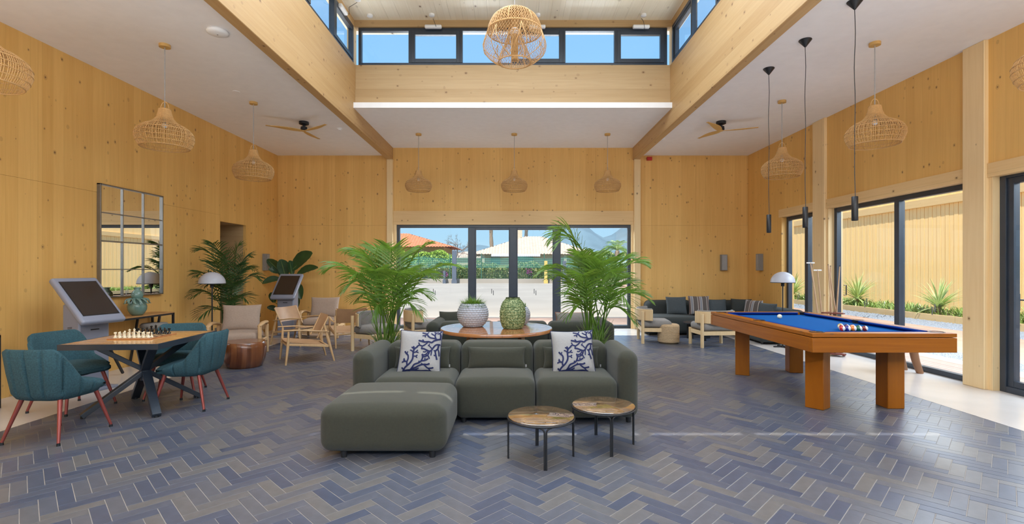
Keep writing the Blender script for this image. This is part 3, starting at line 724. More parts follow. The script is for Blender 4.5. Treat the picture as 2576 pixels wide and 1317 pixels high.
lumbar('lumbar_cushion', .58, .56, 'olive green lumbar cushion behind the coral pillow near the pool table')
# coral cushions: branching embroidery drawn as strands on the cover
CORAL = [
 # lower cluster, uv in -1..1
 [(-.72, -1, -.62, -.80, -.42, -.62, -.30, -.40, -.30, -.15, -.28, .05, -.30, .16), .042],
 [(-.28, .02, -.22, .10, -.12, .18), .036], [(-.29, .08, -.38, .14), .03], [(-.30, -.10, -.38, -.02, -.44, .0), .03],
 [(-.29, -.12, -.18, -.08, -.10, .0), .03], [(-.18, -.08, -.06, -.10), .026], [(-.30, -.28, -.16, -.28, -.10, -.24), .03], [(-.16, -.28, -.10, -.35), .026],
 [(-.54, -.70, -.56, -.55, -.52, -.40, -.54, -.25, -.62, -.17, -.70, -.08), .038], [(-.56, -.55, -.66, -.52, -.78, -.55), .034], [(-.66, -.52, -.72, -.40), .03], [(-.60, -.18, -.58, -.08), .026], [(-.62, -.53, -.74, -.46), .026],
 [(-.50, -1, -.32, -.86, -.20, -.68, .0, -.60, .12, -.50, .18, -.34, .16, -.20), .04], [(.16, -.24, .30, -.20, .42, -.24), .032], [(.30, -.20, .40, -.10, .40, -.02), .03], [(.40, -.10, .48, -.10), .026],
 [(.12, -.50, .28, -.48, .42, -.40), .036], [(.28, -.48, .30, -.38), .03], [(.0, -.6, .02, -.52), .028],
 [(-.40, -.92, -.15, -.82, .08, -.70, .26, -.66, .40, -.66, .50, -.62), .038], [(.26, -.66, .34, -.74, .46, -.82, .62, -.80, .68, -.78), .034], [(.10, -.70, .16, -.62), .028], [(.46, -.82, .56, -.92), .03],
 [(-.70, -.98, -.60, -.93, -.20, -.92, .1, -.95, .40, -.93, .62, -.96), .036], [(-.2, -.92, .0, -.84), .028], [(-.66, -.9, -.76, -.82), .034],
 # upper cluster growing from the right edge
 [(1.0, .60, .84, .55, .66, .48, .56, .40, .40, .44, .20, .42, .06, .46, -.05, .48), .042], [(.20, .42, .12, .52), .03], [(.40, .44, .26, .30, .12, .22, -.02, .26, -.12, .20), .034], [(-.02, .26, -.06, .36), .03], [(.12, .22, .10, .14), .03],
 [(.84, .55, .68, .60, .48, .64, .36, .72, .28, .84, .16, .88, .08, .90), .036], [(.28, .84, .34, .93), .028], [(.30, .80, .18, .76, .10, .74), .028], [(.20, .77, .22, .68), .028],
 [(.74, .6, .68, .74, .70, .88, .64, .93), .034], [(.68, .76, .58, .80, .50, .86), .028], [(.70, .88, .80, .93), .028],
 [(.96, .62, .94, .78, .88, .88, .94, .95), .036], [(.88, .88, .80, .84), .028],
 [(1.0, .32, .80, .30, .68, .18, .60, .04, .50, -.02, .36, .02, .22, .08, .10, .10), .04], [(.62, .08, .50, .20, .42, .26), .028], [(.45, .22, .46, .32), .024], [(.50, -.02, .44, -.18, .32, -.28, .18, -.30), .036], [(.36, .02, .30, -.06, .20, -.06), .026], [(.42, -.2, .50, -.36), .034], [(.60, .04, .58, -.2), .03],
 [(.90, .28, .88, .12, .78, .0, .80, -.15, .86, -.36), .038], [(.80, -.2, .74, -.2), .03], [(.88, .12, .94, -.02, .96, -.18), .03], [(.78, .0, .72, .02), .03],
]
def coral_cushion(x, y, rz, lab, tilt, rot):
    o = empty('coral_cushion', (x, y, .402), rz, lab, 'cushion', 'white cushions with navy coral')
    S = pillow(.41, .42, .13, LINEN, o, tilt, rim=NAVY, rot=rot, n=18)
    m = M()
    for pts, wd in CORAL:
        P = [Vector((pts[i], pts[i+1], 0)) for i in range(0, len(pts), 2)]
        # Catmull-Rom refinement
        Q = []
        for i in range(len(P)-1):
            a, b_, c, d = P[max(i-1, 0)], P[i], P[i+1], P[min(i+2, len(P)-1)]
            for k in range(4):
                t = k/4; Q.append(.5*((2*b_)+(c-a)*t+(2*a-5*b_+4*c-d)*t*t+(3*b_-a-3*c+d)*t**3))
        Q.append(P[-1]); L_, R2 = [], []
        for i, q in enumerate(Q):
            d = (Q[min(i+1, len(Q)-1)]-Q[max(i-1, 0)]).normalized(); nn = Vector((-d.y, d.x, 0))
            ww = wd*1.8*(1 if 0 < i < len(Q)-1 else .8)
            L_.append(q+nn*ww/2*1.1); R2.append(q-nn*ww/2*1.1)
        cl = lambda a: max(-.985, min(.985, a))
        vs = [S(cl(q.x), cl(q.y), .003) for pr in zip(L_, R2) for q in pr]
        m.add(vs, [(2*i, 2*i+1, 2*i+3, 2*i+2) for i in range(len(Q)-1)])
        e_ = Q[-1]; rr = wd*1.15
        m.add([S(cl(e_.x+rr*cos(k*pi/4)), cl(e_.y+rr*sin(k*pi/4)), .0034) for k in range(8)], [tuple(range(8))])
    m.build('coral_embroidery', NAVY, o, smooth=180)
coral_cushion(-.90, 4.70, .06, 'white cushion with navy coral branches, on the seat behind the ottoman', -.38, .04)
coral_cushion(.585, 4.70, -.02, 'white cushion with navy coral branches, on the seat nearest the glossy side tables', -.38, -.03)

# glossy nesting tables
def tubular_table(name, x, y, rz, h, lab, ang0):
    t = empty(name, (x, y, 0), rz, lab, 'side table', 'round glossy side tables')
    MARB = BLACKG
    M().lathe([(0, h-.014), (.236, h-.014), (.245, h-.008), (.245, h-.002), (.242, h), (0, h)], 64).build('glossy_top', TOPM, t)
    M().tube([(.247*cos(2*pi*i/48), .247*sin(2*pi*i/48), h-.018) for i in range(48)], .007, 8, closed=True).build('ring', BLACK, t, smooth=180)
    for i in range(4):
        a = ang0+pi/2*i; c, s_ = cos(a), sin(a)
        m = M()
        for sg in (-1, 1):
            pts = []
            for k in range(5):
                q = k/4; aa = a+sg*(.16*(1-q)**2+.028); z = h-.022-.035*q**1.5
                pts.append((.244*cos(aa), .244*sin(aa), z))
            aa = a+sg*.028; pts.append((.244*cos(aa), .244*sin(aa), 0)); m.tube(pts, .0065, 8)
        m.build('leg', BLACK, t, smooth=60)
TOPM, nt_, b_, o_ = newmat('bronze_marbled_glass'); b_.inputs['Roughness'].default_value = .03; b_.inputs['Specular IOR Level'].default_value = 1; b_.inputs['Coat Weight'].default_value = 1; b_.inputs['Coat IOR'].default_value = 2.2; b_.inputs['Coat Roughness'].default_value = .02
_t = N(nt_, 'TexCoord'); _n = N(nt_, 'TexNoise'); _n.inputs['Scale'].default_value = 6; _n.inputs['Detail'].default_value = 6; _n.inputs['Distortion'].default_value = 1.5; nt_.links.new(_t.outputs['Object'], _n.inputs[0])
nt_.links.new(ramp(nt_, _n.outputs[0], [(.35, (.10, .06, .03)), (.55, (.26, .15, .07)), (.75, (.42, .27, .13))]), b_.inputs['Base Color'])
tubular_table('glass_side_table', .21, 3.67, 0, .315, 'round low table with reflective bronze top and paired black tube legs, nearest the camera', -1.50)
tubular_table('glass_side_table', .72, 3.92, 0, .325, 'round low table with reflective bronze top tucked toward the sofa arm', -1.05-.45)

# ------------------------------------------------------------ round table behind the sofa, rear sofa
def round_table():
    t = empty('round_table', (-.20, 6.08, 0), 0, 'round slatted teak table standing between the two green sofas', 'table')
    R = .685; n = 11
    for i in range(n):
        y0, y1 = -R+.03+(2*R-.06)*i/n+.004, -R+.03+(2*R-.06)*(i+1)/n-.004
        h0, h1 = math.sqrt(max(0, (R-.04)**2-y0*y0)), math.sqrt(max(0, (R-.04)**2-y1*y1))
        vs = [(-h0, y0, z) if False else None for z in ()]
        k = 5; ys_ = [y0+(y1-y0)*q/k for q in range(k+1)]; hs = [math.sqrt(max(1e-5, (R-.042)**2-y*y)) for y in ys_]
        pr = [(h, y) for h, y in zip(hs, ys_)]+[(-h, y) for h, y in reversed(list(zip(hs, ys_)))]; kk = len(pr)
        M().add([(x, y, z) for z in (.66, .68) for x, y in pr], [tuple(reversed(range(kk))), tuple(range(kk, 2*kk))]+[(j, (j+1) % kk, kk+(j+1) % kk, kk+j) for j in range(kk)]).build('slat', W_TEAK, t, smooth=0)
    M().lathe([(R-.05, .64), (R-.004, .64), (R, .645), (R, .675), (R-.004, .681), (R-.05, .681), (R-.05, .64)], 72).build('rim', W_TEAK, t)
    M().lathe([(.0, .635), (R-.045, .635), (R-.045, .655), (0, .655)], 48).build('underframe', W_TEAK, t)
    for i in range(4): a = pi/4+pi/2*i; M().bar((.42*cos(a), .42*sin(a), .64), (.48*cos(a), .48*sin(a), 0), .06, .06).build('leg', W_TEAK, t, bevel=.004)
round_table()
rs = empty('rear_sofa', (.11, 7.4, 0), 0, 'olive green sofa turned away toward the yard, behind the round table', 'sofa')
for a, b in ((-1.15, -.38), (-.376, .39), (.394, 1.16)):
    soft_part('seat', a+.002, b-.002, -.15, .52, .045, .41, .075, SOFA, rs, puff=(0, .01, .02)); soft_part('backrest', a+.002, b-.002, -.48, -.17, .045, .65, .075, SOFA, rs, puff=(0, .01, .006))
for a, b in ((-1.34, -1.15), (1.16, 1.33)): soft_part('armrest', a, b, -.48, .52, .045, .65, .085, SOFA, rs)
feet([(x, y) for x in (-1.25, 0, 1.25) for y in (-.4, .42)], rs)
for x, y, l, mt, w_, h in ((-.98, 7.9, 'rounded olive cushion standing at the end of the rear sofa', SOFA, .34, .34), (-.62, 8.0, 'pale grey cushion peeping out behind the dimpled pot', GREYC, .4, .34), (.98, 7.95, 'long pale grey cushion with orange piping on the rear sofa', GREYC, .62, .32)):
    o = empty('cushion', (x, y-.2, .40), .1, l, 'cushion', 'cushions on the rear sofa'); pillow(w_, h, .14, mt, o, -.1, rim=plain('orange_piping', (.4, .12, .03), .8) if mt is GREYC else None)

# pots on the round table
def dimple(rows, cols, amp, rad):
    def d(t, f):
        r = f*rows; a = t/(2*pi)*cols+(.5 if int(r) % 2 else 0); fr, fa = r % 1, a % 1
        return amp*(1-((fa-.5)**2+(fr-.35)**2)*3.2) if ((fa-.5)**2+(fr-.35)**2) < .31 else -amp*.3
    return d
def sphere_prof(R, zb, zt, n, z0):
    return [(math.sqrt(max(0, R*R-(zb+(zt-zb)*i/n)**2)), zb+(zt-zb)*i/n-zb+z0) for i in range(n+1)]
def bowl(name, x, y, s_, lab, rz=0):
    o = empty(name, (x, y, .681), rz, lab, 'plant pot', 'dimpled white pots')
    o.scale = (s_,)*3
    pr = sphere_prof(.19, -.155, .135, 60, 0)
    M().lathe([(0, 0)]+pr[0:1], 144).lathe(pr, 144, disp=dimple(11, 28, .010, 1)).lathe([pr[-1], (pr[-1][0]-.012, pr[-1][1]), (pr[-1][0]-.03, pr[-1][1]-.05), (0, pr[-1][1]-.05)], 144).build('pot', POTW, o, smooth=180)
    M().lathe([(0, pr[-1][1]-.045), (.12, pr[-1][1]-.03)], 24).build('soil', SOIL, o)
    return o, pr[-1][1]
def tuft(M_, n, r0, L, spread, wd, rng, z=0, up=.5):
    for _ in range(n):
        a = rng.uniform(0, 2*pi); r = r0*math.sqrt(rng.random()); p = Vector((r*cos(a), r*sin(a), z)); a2 = a+rng.uniform(-.6, .6)
        th = rng.uniform(0, spread)*(.4+.6*r/r0); l = L*rng.uniform(.5, 1); d = Vector((cos(a2), sin(a2), 0)); side = Vector((-sin(a2), cos(a2), 0))
        pts = [p]
        for k in range(3): tk = th+.35*k; p = p+(d*sin(tk)+Vector((0, 0, cos(tk))))*l/3; pts.append(p)
        vs = []
        for k, q in enumerate(pts): ww = wd*(1, .9, .6, .05)[k]; vs += [q-side*ww/2, q+side*ww/2]
        M_.add(vs, [(0,1,3,2),(2,3,5,4),(4,5,7,6)])
rng = random.Random(3)
b1, h1 = bowl('dimpled_pot', -.50, 6.18, 1, 'round dimpled white pot with bushy green grass, larger of the two pots')
m = M(); tuft(m, 900, .13, .13, 1.35, .005, rng, z=h1-.04); tuft(m, 90, .08, .19, 1.0, .004, rng, z=h1-.02); tag(m.build('grass_tuft', LEAF, b1, smooth=180), kind='stuff')
b2, h2 = bowl('dimpled_pot', .07, 6.38, .80, 'smaller dimpled white pot with cactus, partly behind the woven green vase', .5)
CACT = plain('cactus_green', (.05, .11, .045), .7, var=.4, scale=60, bump=.6, bscale=120)
for (x, y, z, r) in ((-.11, -.02, .06, .05), (-.05, .03, .02, .06), (.02, -.03, .015, .065), (.055, .03, .01, .05), (.01, .05, .04, .045), (.07, -.05, -.01, .04)):
    M().lathe([(r*sin(pi*i/10), -r*1.1*cos(pi*i/10)) for i in range(11)], 28, (x, y, h2+z), disp=lambda t, f: .006*cos(12*t)).build('cactus_head', CACT, b2, smooth=180)
m = M(); tuft(m, 40, .04, .10, 1.9, .016, rng, z=h2-.01); m.v = [(v[0]+.09, v[1], v[2]) for v in m.v]; tag(m.build('trailing_leaves', LEAF, b2, smooth=180), kind='stuff')
def woven_vase():
    o = empty('woven_vase', (.0, 5.98, .681), .2, 'barrel-shaped vase coiled from mottled green fibre, in front of the small pot', 'vase')
    m_, nt, b, out = newmat('mottled_green_fibre'); b.inputs['Roughness'].default_value = .7
    t = N(nt, 'TexCoord'); n = N(nt, 'TexNoise'); n.inputs['Scale'].default_value = 55; nt.links.new(t.outputs['Object'], n.inputs[0])
    nt.links.new(ramp(nt, n.outputs[0], [(.35, (.06, .11, .04)), (.5, (.17, .24, .10)), (.66, (.42, .46, .24))]), b.inputs['Base Color'])
    prof = [(.105, 0), (.125, .02), (.145, .08), (.153, .15), (.152, .21), (.140, .27), (.118, .32), (.09, .35), (.078, .365), (.080, .375)]
    P = []
    for i in range(len(prof)-1):
        for k in range(9): f = k/9; P.append((prof[i][0]*(1-f)+prof[i+1][0]*f, prof[i][1]*(1-f)+prof[i+1][1]*f))
    P.append(prof[-1]); rows = 17
    M().lathe(P, 160, disp=lambda t, f: .0055*abs(sin(pi*f*rows))+.0035*sin(26*t+9*f*rows)).lathe([(.08, .375), (.068, .37), (.06, .2), (0, .2)], 40).build('body', m_, o, smooth=180)
woven_vase()
# ------------------------------------------------------------ kiosks
def kiosk(x, y, rz, lab):
    t = empty('touch_kiosk', (x, y, 0), rz, lab, 'kiosk', 'tilted information kiosks')
    M().box(-.17, .17, .10, .34, .03, 1.0).build('column', KIOSK, t, bevel=.02, seg=3)
    M().box(-.21, .21, .02, .42, 0, .03).build('base_plate', KIOSK, t, bevel=.005)
    M().box(-.045, .045, .094, .10, .70, .712).build('card_slot', BLACK, t)
    R = Matrix.Rotation(math.radians(47), 4, 'X')
    n0 = M().soft((0, .315, .035), (.50, .68, .07), .03, 2).xform(T(0, 0, .78) @ R)
    hd = n0.build('screen_housing', KIOSK, t, smooth=180)
    M().box(-.195, .195, .075, .575, .0702, .0725).xform(T(0, 0, .78) @ R).build('screen', SCREEN, hd)
    m = M(); m.box(-.205, .205, .065, .585, .0699, .0712).xform(T(0, 0, .78) @ R).build('bezel', BLACK, hd)
    m = M()
    for k in range(3): m.tube([(-.171, .20+.03*k*0+.0, .72+.012*k), (-.171, .26, .715+.012*k)], .003, 6)
    m.build('vent_slit', BLACK, t)
kiosk(-4.70, 10.08, 0, 'silver tilted touchscreen kiosk standing in front of the broad-leaved plant')
kiosk(-4.72, 5.66, 1.36, 'silver tilted touchscreen kiosk behind the chess table, beside the wall mirror')

# ------------------------------------------------------------ wall mirror
mi = empty('wall_mirror', (-XW, 7.13, 1.01), pi/2, 'large metal-framed mirror divided into twelve panes on the timber wall', 'mirror')
MW, MH = 1.18, 1.53
FR = plain('pewter_frame', (.25, .235, .22), .35, metal=.8)
m = M(); a = MW/2
for x0, x1, z0, z1 in ((-a, -a+.018, 0, MH), (a-.018, a, 0, MH), (-a, a, 0, .018), (-a, a, MH-.018, MH)): m.box(x0, x1, -.05, 0, z0, z1)
m.build('frame', FR, mi, smooth=0, bevel=.002)
for i in (1, 2): x = -a+MW*i/3; M().box(x-.006, x+.006, -.042, -.02, .018, MH-.018).build('glazing_bar', FR, mi, smooth=0)
for i in (1, 2, 3): z = MH*i/4; M().box(-a+.018, a-.018, -.040, -.02, z-(.006 if i != 2 else .01), z+(.006 if i != 2 else .01)).build('glazing_bar', FR, mi, smooth=0)
for i in range(3):
    for j in range(4): M().box(-a+.018+(MW-.036)*i/3+.001, -a+.018+(MW-.036)*(i+1)/3-.001, -.024, -.018, .018+(MH-.036)*j/4+.001, .018+(MH-.036)*(j+1)/4-.001).build('mirror_pane', MIRROR, mi, smooth=0)

# ------------------------------------------------------------ console tables
def console(y0, y1, lab, brace):
    L = y1-y0; t = empty('console_table', (-5.33, (y0+y1)/2, 0), 0, lab, 'console table', 'wood and black steel consoles')
    M().box(-.17, .17, -L/2, L/2, .735, .75).build('top', W_CONS, t, bevel=.003)
    s_ = .026
    m = M(); m.box(-.17, .17, -L/2, -L/2+s_, .71, .735); m.box(-.17, .17, L/2-s_, L/2, .71, .735); m.box(-.17, -.17+s_, -L/2, L/2, .71, .735); m.box(.17-s_, .17, -L/2, L/2, .71, .735)
    m.build('top_frame', BLACK, t, smooth=0)
    for y in (-L/2+s_/2, L/2-s_/2):
        for x in (-.17+s_/2, .17-s_/2): M().box(x-s_/2, x+s_/2, y-s_/2, y+s_/2, 0, .71).build('leg', BLACK, t, smooth=0)
        M().box(-.17+s_, .17-s_, y-s_/2, y+s_/2, 0, s_).build('foot_bar', BLACK, t, smooth=0)
    if brace:
        for x in (-.17+s_/2, .17-s_/2):
            M().bar((x, -L/2+.02, .70), (x, -L/2+.42, .02), .024, .024).build('brace', BLACK, t, smooth=0); M().bar((x, L/2-.3, .71), (x, L/2-.46, .02), .024, .024).build('brace', BLACK, t, smooth=0)
console(6.12, 7.52, 'slim console with timber top and black steel frame under the mirror', True)
console(3.45, 4.97, 'black-framed timber console cut by the picture edge, nearest the camera', False)

# celadon gourd vase
v = empty('gourd_vase', (-5.28, 6.93, .75), 0, 'celadon green gourd vase with a collar of drooping leaves on the console', 'vase')
M().lathe([(0, 0), (.06, 0), (.085, .025), (.112, .08), (.115, .13), (.10, .18), (.07, .215), (.052, .23), (.066, .25), (.074, .285), (.066, .32), (.045, .345), (.034, .355), (.036, .375), (.045, .39), (.038, .392), (.03, .37), (0, .34)], 40).build('body', CELAD, v, smooth=180)
for i in range(12):
    a = 2*pi*i/12+.1; pts = [(r*cos(a+.1*k), r*sin(a+.1*k), z) for k, (r, z) in enumerate(((.055, .232), (.085, .238), (.12, .225), (.14, .20), (.145, .17), (.158, .165)))]
    M().tube(pts, [.012, .02, .022, .018, .012, .004], 8, flat=.45).build('leaf', CELAD, v, smooth=180)
# stool under the console
p = empty('grey_stool', (-5.2, 7.15, 0), 0, 'round grey upholstered stool tucked below the console', 'stool')
M().lathe([(0, .60), (.16, .60), (.19, .62), (.19, .66), (.17, .685), (0, .69)], 36).build('seat', GREYC, p, smooth=60)
for i in range(4): a = pi/4+pi/2*i; M().tube([(.13*cos(a), .13*sin(a), .60), (.17*cos(a), .17*sin(a), 0)], .012, 10).build('leg', BLACK, p)
p.scale = (.9, .9, .9)

# stump table
st = empty('stump_table', (-3.86, 7.10, 0), 0, 'glossy dark walnut drum table swelling at the middle', 'table')
sp = [(.0, 0), (.215, 0), (.235, .02), (.268, .11), (.286, .21), (.286, .29), (.274, .345), (.266, .355)]
M().lathe(sp, 64).build('staved_body', W_DARK, st, smooth=40)
M().lathe([(.266, .355), (.264, .362), (0, .362)], 64).build('top', W_DARK, st, smooth=40)

# ------------------------------------------------------------ floor lamps
def floor_lamp(x, y, lab, h=1.35, crossbase=True):
    t = empty('floor_lamp', (x, y, 0), 0, lab, 'floor lamp', 'mushroom floor lamps')
    R = .20
    M().lathe([(R*sin(a), h-.19+.19*cos(a)*1.0) for a in [i*pi/2/14 for i in range(15)]]+[(R-.006, h-.19)]+[((R-.008)*sin(a), h-.194+.185*cos(a)) for a in [pi/2-i*pi/2/10 for i in range(11)]], 48).build('shade', SHADE, t, smooth=60)
    M().lathe([(R-.002, h-.198), (R+.001, h-.198), (R+.001, h-.188), (R-.002, h-.188), (R-.002, h-.198)], 48).build('rim', BLACK, t)
    M().tube([(0, 0, .02), (0, 0, h-.03)], .011, 12).build('pole', BLACK, t)
    M().lathe([(0, h-.26), (.028, h-.26), (.03, h-.2), (.012, h-.16), (0, h-.16)], 20).build('lamp_holder', BLACK, t)
    m = M(); m.bar((-.16, 0, .012), (.16, 0, .012), .03, .02); m.bar((0, -.16, .0125), (0, .16, .0125), .03, .02); m.lathe([(0, 0), (.04, 0), (.04, .03), (0, .035)], 20)
    m.build('base', BLACK, t)
floor_lamp(-4.99, 8.18, 'white mushroom floor lamp on a black pole beside the dark corner palm')
floor_lamp(4.83, 8.82, 'white mushroom floor lamp on a black pole behind the pool table')

# ------------------------------------------------------------ safari chairs (leather sling)
def safari_chair():
    t = empty('sling_chair', (0, 0, 0), 0, 'x', 'chair', 'leather sling chairs')
    W = .29
    for sx_ in (-1, 1):
        M().tube([(sx_*W, -.30, 0), (sx_*W, -.27, .28), (sx_*W, -.26, .50)], [.013, .021, .014], 10).build('leg', W_OAK, t, smooth=60)
        M().tube([(sx_*W, .38, 0), (sx_*W, .30, .30), (sx_*(W-.01), .235, .56)], [.012, .022, .015], 10).build('leg', W_OAK, t, smooth=60)
        M().tube([(sx_*(W+.0), -.33, .505), (sx_*(W+.025), -.1, .50), (sx_*(W+.03), .12, .475), (sx_*(W+.01), .30, .455)], [.018, .024, .022, .012], 10, flat=.5).build('armrest', W_OAK, t, smooth=60)
        M().bar((sx_*(W-.0), -.27, .30), (sx_*(W-.0), .30, .235), .022, .035).build('side_rail', W_OAK, t, bevel=.004)
        M().tube([(sx_*(W-.03), .14, .36), (sx_*(W-.02), .30, .68)], [.012, .014], 10).build('back_post', W_OAK, t, smooth=60)
    M().bar((-W, -.27, .28), (W, -.27, .28), .03, .03).build('front_rail', W_OAK, t, bevel=.004)
    M().bar((-W, .29, .23), (W, .29, .23), .03, .03).build('rear_rail', W_OAK, t, bevel=.004)
    def sheet(f, n=14, k=8, th=.006):
        vs = []; K = k+1
        for s_ in (0, 1):
            for i in range(n+1):
                for j in range(K): p = Vector(f(-1+2*i/n, j/k)); vs.append(p+Vector((0, -th*.5 if s_ else 0, -th if s_ else 0)))
        o = (n+1)*K; fs = []
        for i in range(n):
            for j in range(k): a = i*K+j; fs.append((a, a+1, a+K+1, a+K)); fs.append((o+a, o+a+K, o+a+K+1, o+a+1))
        for i in range(n): fs.append((i*K, (i+1)*K, o+(i+1)*K, o+i*K)); fs.append((i*K+k, o+i*K+k, o+(i+1)*K+k, (i+1)*K+k))
        for j in range(k): fs.append((j, o+j, o+j+1, j+1)); fs.append((n*K+j, n*K+j+1, o+n*K+j+1, o+n*K+j))
        return M().add(vs, fs)
    sheet(lambda u, v: (u*(W-.005), -.28+.52*v, .335-.07*v-.035*(1-u*u)*(.4+.6*sin(pi*v)))).build('leather_seat', LEATH, t, smooth=60)
    sheet(lambda u, v: (u*(W-.02), .175+.12*v+.06*(1-u*u), .43+.25*v+.02*u*u*v)).build('leather_back', LEATH, t, smooth=60)
    return t
sf = safari_chair()
for i, (x, y, r, l) in enumerate(((-3.20, 7.56, -1.0, 'oak and tan leather sling chair nearest the drum table, seen from its side'), (-4.02, 9.25, 1.25, 'oak and tan leather sling chair in front of the far kiosk'), (-3.05, 9.15, -2.62, 'oak and tan leather sling chair turned away, beside the tall green palm'))):
    place(sf, (x, y, 0), r, l, first=(i == 0))

# ------------------------------------------------------------ cushioned armchairs
def armchair():
    t = empty('cushioned_armchair', (0, 0, 0), 0, 'x', 'armchair', 'beige cushioned armchairs')
    W = .36
    for sx_ in (-1, 1):
        M().soft((sx_*W, -.27, .26), (.055, .06, .52), .02, 2).build('leg', W_OAK, t, smooth=180)
        M().soft((sx_*W, .28, .24), (.055, .06, .48), .02, 2).build('leg', W_OAK, t, smooth=180)
        M().tube([(sx_*W, -.30, .50), (sx_*(W+.02), -.12, .535), (sx_*(W+.02), .1, .53), (sx_*(W-.01), .3, .49)], [.03, .042, .042, .03], 12, flat=.6).build('armrest', W_OAK, t, smooth=180)
        M().soft((sx_*W, 0, .24), (.035, .54, .06), .012, 2).build('side_rail', W_OAK, t, smooth=180)
    M().soft((0, -.28, .24), (.70, .035, .07), .012, 2).build('front_rail', W_OAK, t, smooth=180)
    M().soft((0, .29, .44), (.70, .03, .12), .012, 2).build('back_rail', W_OAK, t, smooth=180)
    M().soft((0, -.02, .33), (.64, .60, .13), .055, 6, fn=lambda x, y, z: (x, y, z+(.025*(1-(x/.32)**2)*(1-(y/.3)**2) if z > 0 else 0))).build('seat_cushion', BEIGE, t, smooth=180)
    return t
ac = armchair()
o1 = place(ac, (-4.42, 7.95, 0), .28, 'beige cushioned oak armchair behind the drum table', first=True)
for o, tl in ((o1, -.32),):
    pb = empty('tmp'); bpy.data.objects.remove(pb)
def add_back(parent, w_=.58, h=.44):
    n0 = set(bpy.data.objects); pillow(w_, h, .17, BEIGE, parent, -.28, yoff=.10, name='back_cushion', n=14)
    c = [o for o in bpy.data.objects if o not in n0][0]; c.location = (0, .02, .385)
add_back(o1)
o2 = place(ac, (-3.92, 10.15, 0), .10, 'beige cushioned oak armchair against the back wall beside the far kiosk')


# ------------------------------------------------------------ blond chairs with grey cushions
def curved_chair():
    t = empty('curved_back_chair', (0, 0, 0), 0, 'x', 'chair', 'blond wood chairs with grey cushions')
    for sx_ in (-1, 1):
        M().tube([(sx_*.30, -.27, 0), (sx_*.30, -.27, .31)], .03, 16).build('leg', W_OAK2, t, smooth=60)
        M().tube([(sx_*.32, .24, 0), (sx_*.32, .24, .60)], .03, 16).build('leg', W_OAK2, t, smooth=60)
        M().box(sx_*.30-.012, sx_*.30+.012, -.25, .24, .22, .29).build('side_rail', W_OAK2, t)
    M().box(-.29, .29, -.285, -.255, .22, .29).build('front_rail', W_OAK2, t); M().box(-.30, .30, .23, .255, .22, .29).build('back_rail', W_OAK2, t)
    def arc(r0, r1, z0, z1, A):
        n = 24; vs = []
        for i in range(n+1):
            a = -A+2*A*i/n
            for r, z in ((r0, z0), (r1, z0), (r1, z1), (r0, z1)): vs.append((r*sin(a)*1.0, -.06+r*cos(a), z))
        fs = [(i*4+k, i*4+(k+1) % 4, (i+1)*4+(k+1) % 4, (i+1)*4+k) for i in range(n) for k in range(4)]+[(3,2,1,0), tuple(n*4+k for k in range(4))]
        return M().add(vs, fs)
    arc(.375, .395, .43, .64, 1.25).build('curved_back', W_OAK2, t, bevel=.004)
    arc(.325, .375, .40, .66, 1.2).build('back_cushion', GREYC, t, bevel=.015)
    M().soft((0, -.02, .36), (.60, .56, .13), .055, 6, fn=lambda x, y, z: (x, y, z+(.02*(1-(x/.3)**2)*(1-(y/.28)**2) if z > 0 else 0))).build('seat_cushion', GREYC, t, smooth=180)
    return t
cc = curved_chair()
for i, (x, y, r, l) in enumerate(((2.72, 9.55, 1.45, 'blond wood chair with grey cushion beside the raffia pouf, at the palm end'), (3.66, 9.02, -3.05, 'blond wood chair with grey cushion seen past the far corner of the pool table'), (-1.72, 9.3, 2.0, 'blond wood chair with grey cushion in front of the glazed doors'), (-2.38, 8.6, 1.1, 'blond wood chair with grey cushion half hidden by the tall palm'))):
    place(cc, (x, y, 0), r, l.replace('left green', 'green'), first=(i == 0))
pf = empty('raffia_pouf', (2.95, 9.34, 0), 0, 'low cylindrical pouf of braided natural raffia', 'pouf')
M().lathe([(0, 0), (.17, 0), (.195, .03)]+[(.198, .03+.3*i/30) for i in range(31)]+[(.19, .35), (.16, .362), (0, .365)], 72, disp=lambda t, f: .004*sin(f*80)).build('braided_body', POUF, pf, smooth=180)

# ------------------------------------------------------------ corner sofa
cs = empty('corner_sofa', (3.9, 10.9, 0), 0, 'long charcoal corner sofa running along the far wall and window', 'sofa')
def cpart(n_, *a, **k): return soft_part(n_, a[0]-3.9, a[1]-3.9, a[2]-10.9, a[3]-10.9, a[4], a[5], a[6], SOFA2, cs, **k)
cpart('seat', 2.78, 4.0, 10.32, 11.2, .04, .39, .09, puff=(0, 0, .02)); cpart('seat', 4.0, 4.72, 10.32, 11.2, .04, .39, .07, puff=(0, 0, .02))
cpart('backrest', 3.02, 4.1, 11.12, 11.5, .04, .69, .13); cpart('backrest', 4.1, 5.2, 11.12, 11.5, .04, .69, .13); cpart('backrest', 5.02, 5.46, 10.2, 11.5, .04, .67, .13); cpart('backrest', 5.02, 5.44, 9.05, 10.2, .04, .64, .13)
cpart('seat', 4.55, 5.08, 9.05, 10.4, .04, .39, .08, puff=(0, 0, .02))
feet([(x-3.9, y-10.9) for x, y in ((2.9, 10.45), (4.5, 10.45), (4.65, 9.2), (5.3, 9.2), (3.2, 11.35))], cs)
